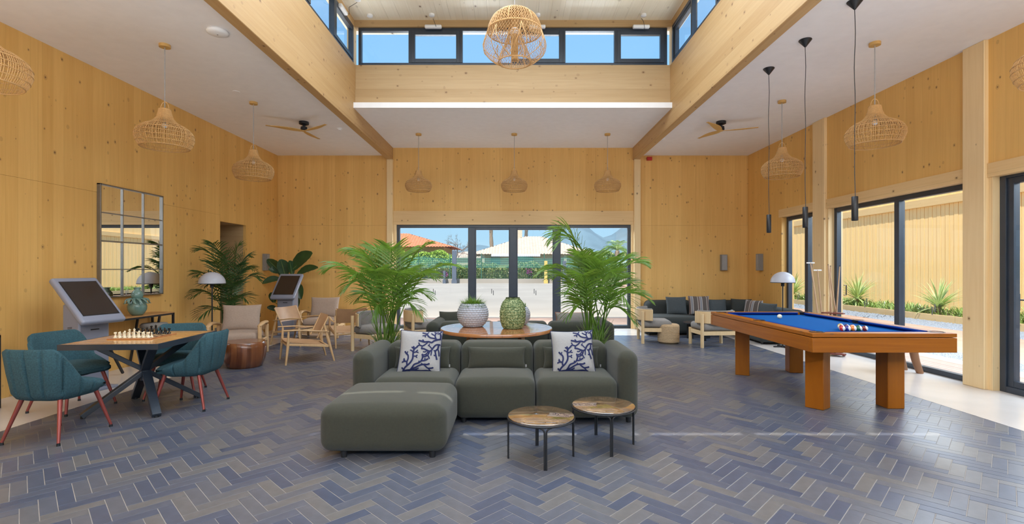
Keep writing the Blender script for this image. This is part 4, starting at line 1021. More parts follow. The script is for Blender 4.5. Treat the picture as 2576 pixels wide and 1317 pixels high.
def stripemat():
    m, nt, b, out = newmat('striped_wool'); b.inputs['Roughness'].default_value = .9
    t = N(nt, 'TexCoord'); s_ = N(nt, 'SeparateXYZ'); nt.links.new(t.outputs['Object'], s_.inputs[0])
    x = math_(nt, 'FRACT', math_(nt, 'ADD', math_(nt, 'MULTIPLY', s_.outputs[0], 5.2), 10.6))
    n = N(nt, 'ValToRGB'); n.color_ramp.interpolation = 'CONSTANT'; cr = n.color_ramp
    cr.elements[0].color = (.10, .08, .07, 1); cr.elements[1].position = .38; cr.elements[1].color = (.45, .40, .35, 1)
    for p_, c in ((.44, (.13, .09, .08)), (.62, (.42, .38, .34)), (.66, (.20, .20, .22)), (.86, (.48, .44, .4)), (.91, (.10, .08, .07))): e = cr.elements.new(p_); e.color = c+(1,)
    nt.links.new(x, n.inputs[0]); nt.links.new(n.outputs[0], b.inputs['Base Color']); return m
STRIPE = stripemat()
for x, y, rz, w_, h, mt, l in ((3.62, 10.86, .05, .46, .40, CHAR, 'plain charcoal cushion at the open end of the corner sofa'), (4.10, 10.82, -.06, .46, .42, STRIPE, 'striped grey and brown cushion on the long side of the corner sofa'), (4.52, 10.9, 0, .44, .34, CHAR, 'plain charcoal cushion between the striped one and the sofa corner'), (4.96, 10.72, -.5, .42, .36, SOFA2, 'dark olive cushion in the sofa corner'), (4.94, 10.2, -1.15, .42, .37, STRIPE, 'striped grey and brown cushion on the window side of the corner sofa'), (4.97, 9.7, -1.3, .44, .34, CHAR, 'plain charcoal cushion nearest the mushroom lamp')):
    o = empty('cushion', (x, y, .395), rz, l, 'cushion', 'cushions on the corner sofa'); pillow(w_, h, .14, mt, o, -.22)
lt = empty('coffee_table', (3.75, 9.85, 0), 0, 'low round black coffee table in front of the corner sofa', 'table')
M().lathe([(0, .31), (.33, .31), (.335, .32), (.335, .335), (0, .335)], 40).build('top', BLACK, lt)
for i in range(3): a = 2*pi*i/3+.5; M().box(-.06, .06, -.02, .02, 0, .31, T(.2*cos(a), .2*sin(a), 0) @ RZ(a)).build('leg', BLACK, lt)

# ------------------------------------------------------------ wall things
for x, y, rz, l in ((4.93, YB, 0, 'grey box sconce on the far wall above the corner sofa'), (XW, 10.93, -pi/2, 'grey box sconce on the window-side wall near the corner'), (-XW, 10.93, pi/2, 'grey box sconce on the wall beside the broad-leaved plant')):
    o = empty('wall_sconce', (x, y, 1.55), rz, l, 'wall light', 'grey box sconces')
    M().box(-.07, .07, -.10, 0, -.185, .185).build('case', GREYC, o, bevel=.006); M().box(-.055, .055, -.103, -.10, -.17, .17).build('front_panel', plain('sconce_front', (.34, .33, .32), .6), o)
for y, l in ((10.42, 'black wall socket nearer the beige armchair'), (10.72, 'black wall socket nearer the far kiosk')):
    o = M().box(0, .012, -.045, .045, -.045, .045).build('wall_socket', BLACK, None, bevel=.003); o.location = (-XW, y, .40); tag(o, l, 'socket', 'black sockets')
o = M().tube([(-XW+.015, 10.42, .38), (-XW+.03, 10.4, .15), (-5.3, 10.3, .006), (-4.95, 10.1, .006), (-4.6, 10.4, .006), (-4.3, 10.3, .006)], .006, 6).build('power_cable', BLACK); tag(o, 'black power cable trailing from the wall socket to the kiosk foot', 'cable')
o = empty('fire_alarm', (3.2, YB, 3.98), 0, 'small red fire alarm box under the ceiling edge near the column', 'alarm'); M().box(-.06, .06, -.05, 0, -.04, .04).build('case', RED, o, bevel=.005)
# ceiling things
o = empty('ceiling_access_point', (-3.30, 5.51, ZC), 0, 'round white access point disc on the plaster ceiling beside the beam', 'access point')
M().lathe([(0, -.045), (.08, -.043), (.107, -.03), (.111, -.012), (.103, 0), (0, 0)], 48).build('disc', WHITE, o, smooth=60); M().lathe([(0, -.0465), (.008, -.0465), (.008, -.044), (0, -.044)], 12).build('indicator', GREYC, o)
for x, y, l in ((-3.28, 9.33, 'small white smoke detector beside the wooden-bladed fan over the lounge'), (3.05, 10.05, 'small white smoke detector near the fan over the pool table side')):
    o = M().lathe([(0, -.04), (.03, -.04), (.04, -.02), (.05, -.015), (.052, 0), (0, 0)], 24).build('smoke_detector', WHITE); o.location = (x, y, ZC); tag(o, l, 'smoke detector', 'smoke detectors')
o = M().lathe([(0, -.006), (.045, -.006), (.05, 0), (0, 0)], 24).build('ceiling_vent', PLASTER); o.location = (-4.15, 7.4, ZC); tag(o, 'flat white disc vent between the rattan lamps over the mirror', 'vent')
# ------------------------------------------------------------ ceiling fans
def fan():
    t = empty('ceiling_fan', (0, 0, 0), 0, 'x', 'ceiling fan', 'three-bladed ceiling fans')
    M().lathe([(0, 0), (.085, 0), (.085, -.045), (.05, -.06), (.025, -.065), (.025, -.085), (.055, -.095), (.06, -.15), (.03, -.158), (0, -.158)], 28).build('motor', BLACK, t)
    for i in range(3):
        a = 2*pi*i/3; n = 12; vs = []
        for k in range(n+1):
            f = k/n; r = .02+.60*f; w_ = .022+.036*sin(pi*min(1, f*1.15)**.8)*(1 if f < .9 else (1-f)*8+.2); tw = .35*(1-f)
            for s_, z in ((-1, 0), (1, 0), (1, -.008), (-1, -.008)): vs.append((r, s_*w_*cos(tw)+.02*sin(pi*f), -.162+z+.02*f+s_*w_*sin(tw)*.6))
        fs = [(k*4+j, k*4+(j+1) % 4, (k+1)*4+(j+1) % 4, (k+1)*4+j) for k in range(n) for j in range(4)]+[(3,2,1,0), tuple(n*4+j for j in range(4))]
        M().add(vs, fs).xform(RZ(a)).build('blade', W_FAN, t, smooth=50)
    M().lathe([(0, -.178), (.03, -.176), (.034, -.158), (0, -.158)], 20).build('hub_cap', W_FAN, t)
    return t
fp = fan()
place(fp, (-3.78, 8.92, ZC), 1.52, 'wooden ceiling fan with black motor over the lounge chairs', first=True)
place(fp, (3.76, 8.90, ZC), -.227, 'wooden ceiling fan with black motor on the pool table side')
# ------------------------------------------------------------ rattan pendants
def rattan_shade(name, prof, nr, rings, r=.0034, thick=()):
    """prof: (radius, z) list from top to bottom; nr ribs; rings: positions 0..1 along the profile"""
    # resample
    L = [0]
    for a, b in zip(prof[:-1], prof[1:]): L.append(L[-1]+math.dist(a, b))
    def at(f):
        d = f*L[-1]
        for i in range(len(prof)-1):
            if d <= L[i+1]+1e-9: t = (d-L[i])/(L[i+1]-L[i]); return (prof[i][0]*(1-t)+prof[i+1][0]*t, prof[i][1]*(1-t)+prof[i+1][1]*t)
        return prof[-1]
    m = M(); rng = random.Random(5)
    for i in range(nr):
        a = 2*pi*(i+rng.uniform(-.25, .25))/nr; pts = []
        for k in range(17): rr, z = at(k/16); pts.append((rr*cos(a), rr*sin(a), z))
        m.tube(pts, r, 4, cap=False)
    for f in rings:
        rr, z = at(f); m.tube([(rr*1.003*cos(2*pi*k/40), rr*1.003*sin(2*pi*k/40), z) for k in range(40)], r*(1.9 if f in thick else 1.1), 4, closed=True)
    return m
prof = [(.062, .45), (.07, .40), (.09, .34), (.14, .285), (.215, .25), (.272, .205), (.300, .15), (.300, .10), (.28, .04), (.252, 0)]
shade_me = rattan_shade('s', prof, 104, [0, .04, .08, .12, .16, .2, .26, .33, .40, .47, .55, .62, .72, .8, .9, 1], r=.0032, thick=(0, .16, .62, 1))
def rattan_lamp(ceil, zb, s_, lab, loc, grp):
    t = empty('rattan_pendant', (loc[0], loc[1], ceil), 0, lab, 'pendant lamp', grp)
    top = zb-ceil+.45*s_
    M().lathe([(0, 0), (.06, 0), (.06, -.035), (.0, -.035)], 28).build('ceiling_rose', W_FAN, t)
    M().tube([(0, 0, -.03), (0, 0, top-.12*s_)], .005, 6).build('cord', LINEN, t)
    if 'm' not in rattan_lamp.__dict__:
        mm = M(); mm.v, mm.f, mm.mi = shade_me.v, shade_me.f, shade_me.mi; o = mm.build('rattan_shade', RATTAN, t, smooth=180); rattan_lamp.m = o.data
    else: o = obj('rattan_shade', rattan_lamp.m, t)
    o.location = (0, 0, zb-ceil); o.scale = (s_,)*3
    M().tube([(.05*s_*cos(a), 0, top-.0*s_+.09*s_*sin(a)) for a in [pi*i/8 for i in range(9)]], .005, 6).build('handle_loop', RATTAN, t)
    M().lathe([(0, top-.16*s_), (.02, top-.16*s_), (.02, top-.08*s_), (0, top-.08*s_)], 16).build('lamp_socket', LINEN, t)
    M().lathe([(.03*sin(pi*k/8), top-.19*s_-.03*cos(pi*k/8)) for k in range(9)], 16).build('bulb', WHITE, t, smooth=180)
for x, y, l in ((-4.13, 3.82, 'large rattan pendant cut off at the picture edge over the lounge side'), (-4.13, 5.85, 'large rattan pendant above the chess table side of the mirror'), (-4.14, 7.87, 'large rattan pendant farthest back on the mirror side')): rattan_lamp(ZC, 2.84, 1, l, (x, y), 'rattan pendants over the lounge')
for x, y, l in ((4.26, 3.80, 'large rattan pendant cut off at the picture edge over the window wall'), (4.26, 5.80, 'large rattan pendant between the black pool lamps and the tall column'), (4.26, 7.80, 'large rattan pendant farthest back on the pool table side')): rattan_lamp(ZC, 2.86, 1, l, (x, y), 'rattan pendants by the window wall')
for x, l in ((-1.98, 'small rattan pendant over the glazed doors, on the lounge side'), (.03, 'small rattan pendant over the glazed doors, the middle one'), (1.99, 'small rattan pendant over the glazed doors, on the pool table side')): rattan_lamp(4.24, 3.04, .92, l, (x, 10.36), 'small rattan pendants over the doors')
# big woven dome
def dome():
    cx, cy, zb = .02, 5.35, 3.64
    t = empty('woven_dome_lamp', (cx, cy, 5.84), 0, 'large openwork woven dome pendant hanging in the roof lantern', 'pendant lamp')
    z0 = zb-5.84
    P = [(.0, .57), (.09, .56), (.175, .53), (.24, .475), (.28, .40), (.295, .33)]; Q = [(.295, .33), (.325, .25), (.345, .18), (.335, .12), (.27, .05), (.175, 0)]
    I = [(.175, 0), (.165, .07), (.13, .15), (.09, .24), (.07, .33)]
    def at(p, f):
        x = f*(len(p)-1); i = min(int(x), len(p)-2); u = x-i; a, b = p[i], p[i+1]; return (a[0]*(1-u)+b[0]*u, a[1]*(1-u)+b[1]*u+z0)
    def net(p, n, tw, r, name, flip=(1, -1)):
        m = M()
        for sg in flip:
            for i in range(n):
                pts = []
                for k in range(13): rr, z = at(p, k/12); a = 2*pi*i/n+sg*tw*k/12; pts.append((rr*cos(a), rr*sin(a), z))
                m.tube(pts, r, 3, cap=False)
        m.build(name, RATTAN, t, smooth=180)
    net(P, 72, .8, .0030, 'dome_weave'); net(P, 48, 0, .0028, 'dome_ribs', (1,))
    net(Q, 58, .7, .0016, 'skirt_net'); net(I, 44, .6, .0015, 'inner_cone_net')
    m = M()
    for rr, z in ((.295, .33), (.175, 0), (.07, .33)): m.tube([(rr*cos(2*pi*k/48), rr*sin(2*pi*k/48), z+z0) for k in range(48)], .006, 6, closed=True)
    for i in range(7):
        a = 2*pi*i/7
        m.tube([(at(P, k/8)[0]*cos(a), at(P, k/8)[0]*sin(a), at(P, k/8)[1]) for k in range(9)], .005, 6)
        pts = []
        for k in range(13): f = k/12; rr, z = at(Q, .08+.92*abs(sin(pi*f))**.8); aa = a+2*pi/7*(f-.5); pts.append((rr*cos(aa), rr*sin(aa), z))
        m.tube(pts, .004, 6)
        m.tube([(at(I, k/6)[0]*cos(a), at(I, k/6)[0]*sin(a), at(I, k/6)[1]) for k in range(7)], .0035, 6)
    m.build('hoops', RATTAN, t, smooth=180)
    net([(.036, .50), (.036, .02)], 26, 1.6, .0025, 'core_tube'); net([(.036, .50), (.036, .02)], 14, 0, .002, 'core_ribs', (1,))
    M().tube([(0, 0, 0), (0, 0, z0+.57)], .005, 6).build('cord', LINEN, t)
    M().lathe([(0, 0), (.06, 0), (.06, -.03), (0, -.03)], 24).build('ceiling_rose', W_FAN, t)
    M().lathe([(.05*sin(pi*k/8), z0+.33-.05*cos(pi*k/8)) for k in range(9)], 20).build('bulb', WHITE, t, smooth=180)
dome()
# black cylinder pendants over the pool table
def black_pendant(x, y, lab):
    t = empty('black_pendant', (x, y, ZC), 0, lab, 'pendant lamp', 'black cylinder pendants over the pool table')
    M().lathe([(0, 0), (.068, 0), (.07, -.006), (.008, -.085), (0, -.085)], 32).build('cone_canopy', BLACK, t, smooth=40)
    M().tube([(.004*sin(i*.9), .003*cos(i*1.3), -.08-(ZC-2.12-.08)*i/16) for i in range(17)], .0035, 6).build('cord', BLACK, t)
    z = 2.12-ZC
    M().lathe([(.0, z), (.026, z), (.029, z-.004), (.029, z-.236), (.026, z-.24), (.024, z-.20), (0, z-.20)], 28).build('cylinder_shade', BLACK, t, smooth=40)
for y, l in ((6.545, 'black cylinder pendant over the far end of the pool table'), (5.73, 'black cylinder pendant over the middle of the pool table'), (4.90, 'black cylinder pendant over the near end of the pool table')): black_pendant(3.40, y, l)
# ------------------------------------------------------------ indoor plants
def at_px(px, py, Y): return Vector(((px-1290)/1240*Y, Y, 1.4-(py-676)/1240*Y))
def frond_mesh(B, C, Tp, rng, leaflen=.34, n=26, wd=.022, start=.34, droop=.55, r0=.009, xmin=-1e9):
    m = M(); P = lambda t: B*(1-t)**2+C*2*t*(1-t)+Tp*t*t
    m.tube([P(k/14) for k in range(15)], [r0*(1-.8*k/14) for k in range(15)], 5, cap=False)
    for i in range(n):
        t = start+(1-start)*(i+.5)/n; p = P(t); tg = (P(min(1, t+.02))-P(t-.02)).normalized()
        up = Vector((0, 0, 1)); side = tg.cross(up)
        if side.length < .2: side = tg.cross(Vector((.6, .8, 0)))
        side.normalize(); nn = side.cross(tg).normalized(); f = (i+.5)/n
        L = leaflen*(.45+.75*sin(pi*min(1, f*.9+.12)))*rng.uniform(.85, 1.1)*(1 if f < .85 else .8)
        for sg in (-1, 1):
            d = (side*sg*(1-.45*f)+tg*(.55+.5*f)+nn*rng.uniform(.0, .25)).normalized(); q = p.copy(); pts = [q.copy()]; dd = d.copy()
            for k in range(4):
                q = q+dd*L/4; pts.append(q.copy()); dd = (dd+Vector((0, 0, -droop*.33*(.6+.3*k)))).normalized()
            wv = dd.cross(side*sg+nn*.3); wv = tg*.85+nn*.35; vs = []
            for k, u in enumerate(pts): ww = wd*(.45, 1, .95, .6, .04)[k]; vs += [u-wv*ww/2, u+wv*ww/2]
            m.add(vs, [(2*k, 2*k+1, 2*k+3, 2*k+2) for k in range(4)])
    m.v = [(max(v[0], xmin), v[1], v[2]) for v in m.v]
    return m
def palm(name, x, y, z0, tips, lab, mat, seed, potR=.21, potH=.36, leaflen=.27, stems=True, wd=.026, nl=19):
    t = empty(name, (x, y, 0), 0, lab, 'plant', 'potted palms'); rng = random.Random(seed)
    M().lathe([(0, 0), (potR*.78, 0), (potR, potH), (potR-.02, potH), (potR-.03, potH-.04), (0, potH-.04)], 36).build('planter', GREYPOT, t, smooth=40)
    M().lathe([(0, potH-.03), (potR-.03, potH-.038)], 24).build('soil', SOIL, t)
    O = Vector((x, y, 0))
    for (px, py, dy, arch) in tips:
        Tp = at_px(px, py, y+dy)-O; a = rng.uniform(0, 2*pi); B = Vector((.09*cos(a), .09*sin(a), potH-.04))
        C = Vector((Tp.x*.30+B.x*.5, Tp.y*.3, max(Tp.z+arch, potH+.35)))
        frond_mesh(B, C, Tp, rng, leaflen=leaflen*rng.uniform(.85, 1.15), n=nl, wd=wd, droop=rng.uniform(.4, .75), xmin=-5.50-x).build('frond', mat, t, smooth=180)
    if stems:
        m = M()
        for i in range(26):
            a = rng.uniform(0, 2*pi); r = rng.uniform(.02, .11); l = rng.uniform(.2, .5); p = Vector((r*cos(a), r*sin(a), potH-.04))
            m.tube([p, p+Vector((cos(a)*.05, sin(a)*.05, l*.6)), p+Vector((cos(a)*.16, sin(a)*.16, l))], [.007, .005, .001], 5, cap=False)
        tuft(m, 60, .1, .5, .7, .02, rng, z=potH-.04)
        m.build('young_shoots', STEM if mat is not LEAFD else mat, t, smooth=180)
palm('tall_palm', -1.56, 6.12, 0, [
 (815, 682, 0, .35), (868, 635, .35, .25), (900, 640, -.25, .1), (945, 625, .3, .05), (985, 625, -.3, .1), (1025, 640, .4, .15), (1085, 612, .1, -.1), (1160, 672, 0, .2), (1095, 700, -.4, .3), (1065, 800, -.3, .55), (1085, 752, .45, .4), (860, 735, -.35, .5), (880, 700, -.5, .3), (1010, 690, -.5, .15), (940, 680, -.55, .1), (905, 650, .5, .2), (1045, 690, .55, .3), (935, 805, -.3, .5), (1030, 740, .0, .3), (960, 640, 0, .05), (890, 760, .3, .45)],
 'tall bright green palm at the lounge side end of the sofa', LEAF, 11)
palm('tall_palm', 1.03, 6.15, 0, [
 (1352, 690, 0, .38), (1382, 612, .0, .62), (1402, 596, .15, .52), (1395, 625, -.15, .6), (1500, 640, .2, .0), (1548, 650, .1, 0), (1590, 650, .1, .1), (1625, 668, -.1, .25), (1640, 760, -.1, .42), (1420, 738, -.3, .4), (1425, 800, -.2, .5), (1600, 815, -.3, .55), (1480, 645, .4, .1), (1520, 660, -.45, .1), (1455, 640, -.35, .15), (1570, 700, .45, .25), (1550, 690, -.45, .2), (1605, 720, .3, .3), (1390, 700, .45, .3), (1460, 700, -.6, .25), (1585, 770, -.45, .5), (1480, 660, -.2, .02), (1440, 770, .4, .45)],
 'tall bright green palm at the pool table end of the sofa, one frond arching over', LEAF, 23)
palm('corner_palm', -5.05, 8.75, 0, [
 (493, 632, -0.55, .25), (530, 612, -0.55, .1), (562, 640, -0.2, .05), (600, 618, 0.1, .0), (628, 645, 0, .1), (655, 705, 0.1, .35), (640, 680, -0.3, .3), (482, 748, -0.55, .35), (490, 695, -0.55, .3), (500, 800, -0.55, .4), (625, 760, -0.2, .35), (610, 800, -0.1, .4), (545, 700, -0.55, .2), (590, 720, -0.3, .2), (515, 720, -0.55, .3), (570, 770, -0.35, .35), (530, 660, -0.55, .1), (600, 670, -0.1, .15)],
 'dark green palm in the corner beside the corridor opening', LEAFD, 31, leaflen=.27, stems=False, wd=.026, nl=17)
# broad-leaved plant behind the far kiosk
bp_ = empty('broad_leaved_plant', (-4.9, 10.95, 0), 0, 'plant with big dark paddle-shaped leaves behind the far kiosk', 'plant')
M().lathe([(0, 0), (.16, 0), (.2, .36), (.18, .36), (.17, .32), (0, .32)], 32).build('planter', GREYPOT, bp_, smooth=40)
def paddle(s_, e_, w_, roll, fold=.25):
    m = M(); n = 12; s_ = Vector(s_); e_ = Vector(e_); d = e_-s_; L = d.length; t = d.normalized(); side = t.cross(Vector((sin(roll), -cos(roll), .2))).normalized(); nn = side.cross(t)
    vs = []
    for i in range(n+1):
        f = i/n; c = s_+d*f+Vector((0, 0, .10*sin(pi*f)*L)); ww = w_/2*(sin(pi*min(1, f*.93+.05))**.6)
        for k in (-1, -.5, 0, .5, 1): vs.append(c+side*ww*k+nn*(fold*abs(k)*ww+.008*sin(f*30)*abs(k)))
    m.add(vs, [(i*5+k, i*5+k+1, (i+1)*5+k+1, (i+1)*5+k) for i in range(n) for k in range(4)]); return m
O = Vector((-4.9, 10.95, 0))
for s_, e_, w_, roll in (((735, 678), (785, 634), .27, .1), ((718, 695), (706, 652), .26, .5), ((712, 690), (672, 652), .22, -.3), ((705, 700), (660, 712), .14, .2), ((748, 690), (800, 672), .16, 0), ((748, 712), (757, 752), .18, .3), ((700, 685), (676, 675), .15, .6), ((735, 690), (728, 655), .2, 1.0), ((690, 760), (682, 735), .16, .2), ((698, 780), (672, 772), .12, .2), ((745, 775), (748, 745), .14, .3)):
    a, b = at_px(*s_, 10.95)-O, at_px(*e_, 10.85)-O
    lf = paddle(a, b, w_, roll).build('leaf', LEAFB, bp_, smooth=180)
    M().tube([(0, 0, .3), (a.x*.4, .02, .3+(a.z-.3)*.6), tuple(a), tuple(a.lerp(b, .9)+Vector((0, 0, .01)))], [.012, .010, .008, .003], 6).build('leaf_stalk', STEM, lf, smooth=180)
# ------------------------------------------------------------ outside: yard, road, houses, hills
def out(name, mat, x0, x1, y0, y1, z0, z1, par=None):
    o = piece(name, mat, par, x0, x1, y0, y1, z0, z1)
    if par is None: o['kind'] = 'structure'
    return o
gr = struct('ground')
out('yard_paving', PAVE, -80, 100, 14.3, 49.4, -.10, -.02, gr)
out('road', PAVE, -150, 150, 49.4, 130, -.2, -.06, gr)
out('terracotta_strip', TERRA, -9, 8.2, 12.6, 14.3, -.1, -.015, gr)
out('near_apron', PAVE, -9, 7.4, YB+.25, 12.6, -.1, -.02, gr)
out('side_yard', PAVE, -80, -9, -20, 14.3, -.1, -.025, gr)
out('front_yard', PAVE, -9, 8, -40, -3.2, -.1, -.025, gr)
out('garden_path', TERRA, 7.6, 10.3, -6, 14.3, -.1, -.02, gr); out('garden_path', TERRA, 8.2, 10.3, 14.3, 46, -.1, -.015, gr)
out('gravel_bed', GRAVEL, 10.3, 11.5, -6, 46, -.1, -.02, gr); out('gravel_bed', GRAVEL, 6.95, 7.6, -6, 12.6, -.1, -.02, gr)
out('soil_bed', plain('garden_soil', (.3, .24, .17), .9, var=.3, scale=3), 11.55, 13.2, -6, 46, -.1, .12, gr)
dk = struct('deck')
for i in range(10): x = 5.8+.115*i; piece('deck_board', W_DECK, dk, x+.003, x+.112, -3, 12.6, -.05, -.015)
kb = struct('kerb')
for i in range(20): y = -4+2.4*i; piece('timber_kerb', W_KERB, kb, 11.48, 11.55, y+.004, y+2.396, -.05, .16)
# loose pebbles on the gravel near the windows
rng = random.Random(9); m = M()
def pebble(x, y, z, r):
    h = r*rng.uniform(.5, .8); a = rng.uniform(0, pi); vs = [(x, y, z+h)]+[(x+r*cos(a+k*pi/2)*rng.uniform(.7, 1.2), y+r*sin(a+k*pi/2)*rng.uniform(.7, 1.2), z) for k in range(4)]
    m.add(vs, [(0, 1, 2), (0, 2, 3), (0, 3, 4), (0, 4, 1)])
for _ in range(9000): pebble(rng.uniform(10.3, 11.47), rng.uniform(9, 26)**1, -.02, rng.uniform(.015, .035))
for _ in range(3500): pebble(rng.uniform(6.97, 7.6), rng.uniform(5.5, 11), -.02, rng.uniform(.012, .028))
pb = m.build('pebbles', GRAVEL, gr, smooth=0); pb['kind'] = 'stuff'

# neighbouring timber building along the garden
fb = empty('timber_building', (13.2, 0, 0), 0, 'long neighbouring building clad in upright honey-coloured boards, seen through the right windows', 'building')
cl = M().box(0, .1, 9, 46, -.1, 3.38).build('cladding_backing', W_FAC, fb, smooth=0)
bm_ = None; y = 9.0; rng = random.Random(4)
for i in range(246):
    if bm_ is None: bm_ = M().box(-.022, 0, -.068, .068, .10, 3.38).build('facade_board', W_FAC, fb, smooth=0); o = bm_
    else: o = obj('facade_board', bm_.data, fb)
    o.location = (-.004*(i % 2), 9.08+.1505*i, 0)
    me_scale = 1
M().box(-.10, .05, 9, 46, 3.38, 3.62).build('band_beam', W_LINT, fb, smooth=0)
M().box(-.02, .1, 9, 46, 3.62, 4.7).build('upper_cladding', W_FAC, fb, smooth=0)
M().box(-.08, 6, 8.8, 46.2, 4.7, 4.9).build('roof', WHITE, fb, smooth=0)
M().box(.1, 6, 9, 46, -.1, 4.7).build('rear_volume', W_FAC, fb, smooth=0)
# yuccas
def yucca(x, y, s_, lab, seed):
    t = empty('yucca', (x, y, .12), 0, lab, 'plant', 'spiky yuccas along the timber building'); rng = random.Random(seed); m = M()
    for _ in range(120):
        a = rng.uniform(0, 2*pi); th = rng.uniform(.05, 1.75); l = s_*rng.uniform(.6, .95); d = Vector((cos(a), sin(a), 0)); side = Vector((-sin(a), cos(a), 0)); p = Vector((0, 0, .16*s_+.1*s_*rng.random())); pts = [p]
        for k in range(4): tk = th+.12*k; p = p+(d*sin(tk)+Vector((0, 0, cos(tk))))*l/4; pts.append(p)
        vs = []
        for k, q in enumerate(pts): ww = .038*s_*(.7, 1, .9, .6, .04)[k]; vs += [q-side*ww/2, q+side*ww/2]
        m.add(vs, [(2*k, 2*k+1, 2*k+3, 2*k+2) for k in range(4)])
    m.build('leaves', LEAFY, t, smooth=180)['kind'] = 'stuff'
    M().tube([(0, 0, -.05), (0, 0, .3*s_)], .04*s_, 8).build('trunk', W_STOOL, t)
for x, y, s_, l, sd in ((12.0, 13.9, 1.0, 'spiky yucca seen in the wide pane nearest the door', 1), (12.1, 17.3, 1.1, 'spiky yucca behind the cue stand', 2), (12.0, 21.1, 1.15, 'spiky yucca in the narrow far window, nearer the lamp', 3), (12.2, 19.8, 1.0, 'spiky yucca in the narrow far window, nearer the column', 4), (12.0, 11.4, .55, 'small yucca low in the glazed door', 5), (12.3, 27, 1.1, 'yucca farther down the garden bed, seen in the mirror', 6), (12.0, 31.5, 1.1, 'distant yucca in the garden bed, seen at the mirror edge', 7)): yucca(x, y, s_, l, sd)
m = M(); rng = random.Random(12)
for _ in range(800):
    cx, cy = rng.uniform(11.75, 12.8), rng.uniform(9.5, 34); s0 = len(m.v); tuft(m, 10, .14, .34, 1.3, .03, rng, z=0); m.xform(T(cx, cy, .12), s0)
gc = m.build('ground_cover', LEAFO, None, smooth=180); tag(gc, 'low leafy plants filling the bed in front of the timber building', 'plants', kind='stuff')

# far side of the yard: kerb wall, posts, netting fence, hedge
yw = out('yard_wall', PAVE, -70, 12.5, 49.2, 49.6, -.1, .42)
BOLL = plain('dark_post', (.08, .10, .14), .6); YEL = plain('ochre_post', (.6, .4, .12), .6); POSTG = plain('green_fence_steel', (.03, .12, .09), .5)
for px, wd, h, mt, l in ((1143, .42, 3.2, BOLL, 'tall dark post at the yard wall seen through the first pane'), (1118, .2, 1.2, BOLL, 'short dark stump by the yard wall'), (1373, .30, 2.2, YEL, 'ochre post by the yard wall seen through the middle door'), (1420, .34, 2.2, BOLL, 'dark post by the yard wall behind the arching palm')):
    o = empty('post', ((px-1290)/1240*48.6, 48.6, 0), 0, l, 'post', 'posts along the yard wall')
    M().box(-wd/2, wd/2, -.15, .15, -.03, h).build('shaft', mt, o, bevel=.01); M().box(-wd/2-.05, wd/2+.05, -.2, .2, -.03, .3).build('foot', mt, o)
fe = empty('mesh_fence', (0, 50.2, 0), 0, 'green steel mesh fence with teal shade netting beyond the yard', 'fence')
for i in range(-12, 9): M().box(i*3.2-.04, i*3.2+.04, -.04, .04, 0, 3.0).build('post', POSTG, fe, smooth=0)
m = M()
for k in range(12): m.box(-40, 26, -.01, .01, .5+.2*k-.012, .5+.2*k+.012)
for k in range(330): m.box(-40+.2*k-.006, -40+.2*k+.006, -.008, .008, .4, 2.9)
m.build('wire_mesh', POSTG, fe, smooth=0)['kind'] = 'stuff'
NET, nt_, b_, o_ = newmat('teal_shade_net'); b_.inputs['Base Color'].default_value = (.10, .36, .30, 1); b_.inputs['Alpha'].default_value = .42; b_.inputs['Roughness'].default_value = .8
m = M(); n = 60
vs = [(-26+44*i/n, .08, z+.12*sin(i*.9)*(z > 2)) for i in range(n+1) for z in (1.5, 2.55)]
m.add(vs, [(2*i, 2*i+2, 2*i+3, 2*i+1) for i in range(n)]).build('shade_net', NET, fe, smooth=0)
def hedge(name, lab, x0, x1, y0, y1, z0, z1, mats, n, size, seed, cat='hedge'):
    rng = random.Random(seed); m = M()
    m.box(x0, x1, y0+.2, y1-.2, z0, z1-.25)
    for _ in range(n):
        x = rng.uniform(x0, x1); top = z1-.18+.22*sin(x*1.3)+.15*sin(x*3.1+1); side = rng.random() < .65
        p = Vector((x, y0+rng.uniform(0, .2) if side else rng.uniform(y0, y1), rng.uniform(z0, top) if side else top+rng.uniform(-.1, .1)))
        a, b = [Vector([rng.gauss(0, 1) for _ in range(3)]).normalized()*size*rng.uniform(.6, 1.2) for _ in range(2)]
        m.m = rng.randrange(len(mats)) if len(mats) > 1 else 0; m.add([p-a, p-b*.6, p+a, p+b*.6], [(0, 1, 2, 3)])
    return tag(m.build(name, mats, None, smooth=0), lab, cat, kind='stuff')
OLIVE = leafmat('hedge_leaf', (.20, .22, .07), (.42, .42, .16), .1); LIME = leafmat('lime_leaf', (.25, .40, .05), (.50, .62, .12), .2); MAUVE = plain('bougainvillea', (.45, .08, .30), .8)
hedge('hedge', 'long olive green hedge behind the mesh fence', -42, 12, 51, 52.6, 0, 2.05, (OLIVE, LEAFO, OLIVE, OLIVE), 16000, .16, 1)
hedge('lime_shrub', 'bright lime green shrub in front of the orange-roofed house', -13.5, -6.6, 53.4, 55.2, 0, 3.2, (LIME, LIME), 5000, .2, 2, 'shrub')
for px, py, l in ((1047, 690, 'magenta blossom cluster on the hedge, nearest the window edge'), (1120, 688, 'magenta blossom cluster on the hedge, by the dark post'), (1330, 682, 'small magenta blossom on the hedge behind the doors')):
    p_ = at_px(px, py, 50.9); m = M(); rng = random.Random(px)
    for _ in range(60):
        q = Vector([rng.gauss(0, .16) for _ in range(3)])+p_; a, b = [Vector([rng.gauss(0, 1) for _ in range(3)]).normalized()*.09 for _ in range(2)]; m.add([q-a, q-b, q+a, q+b], [(0, 1, 2, 3)])
    tag(m.build('blossom_cluster', MAUVE, None, smooth=0), l, 'flowers', 'magenta blossoms', kind='stuff')

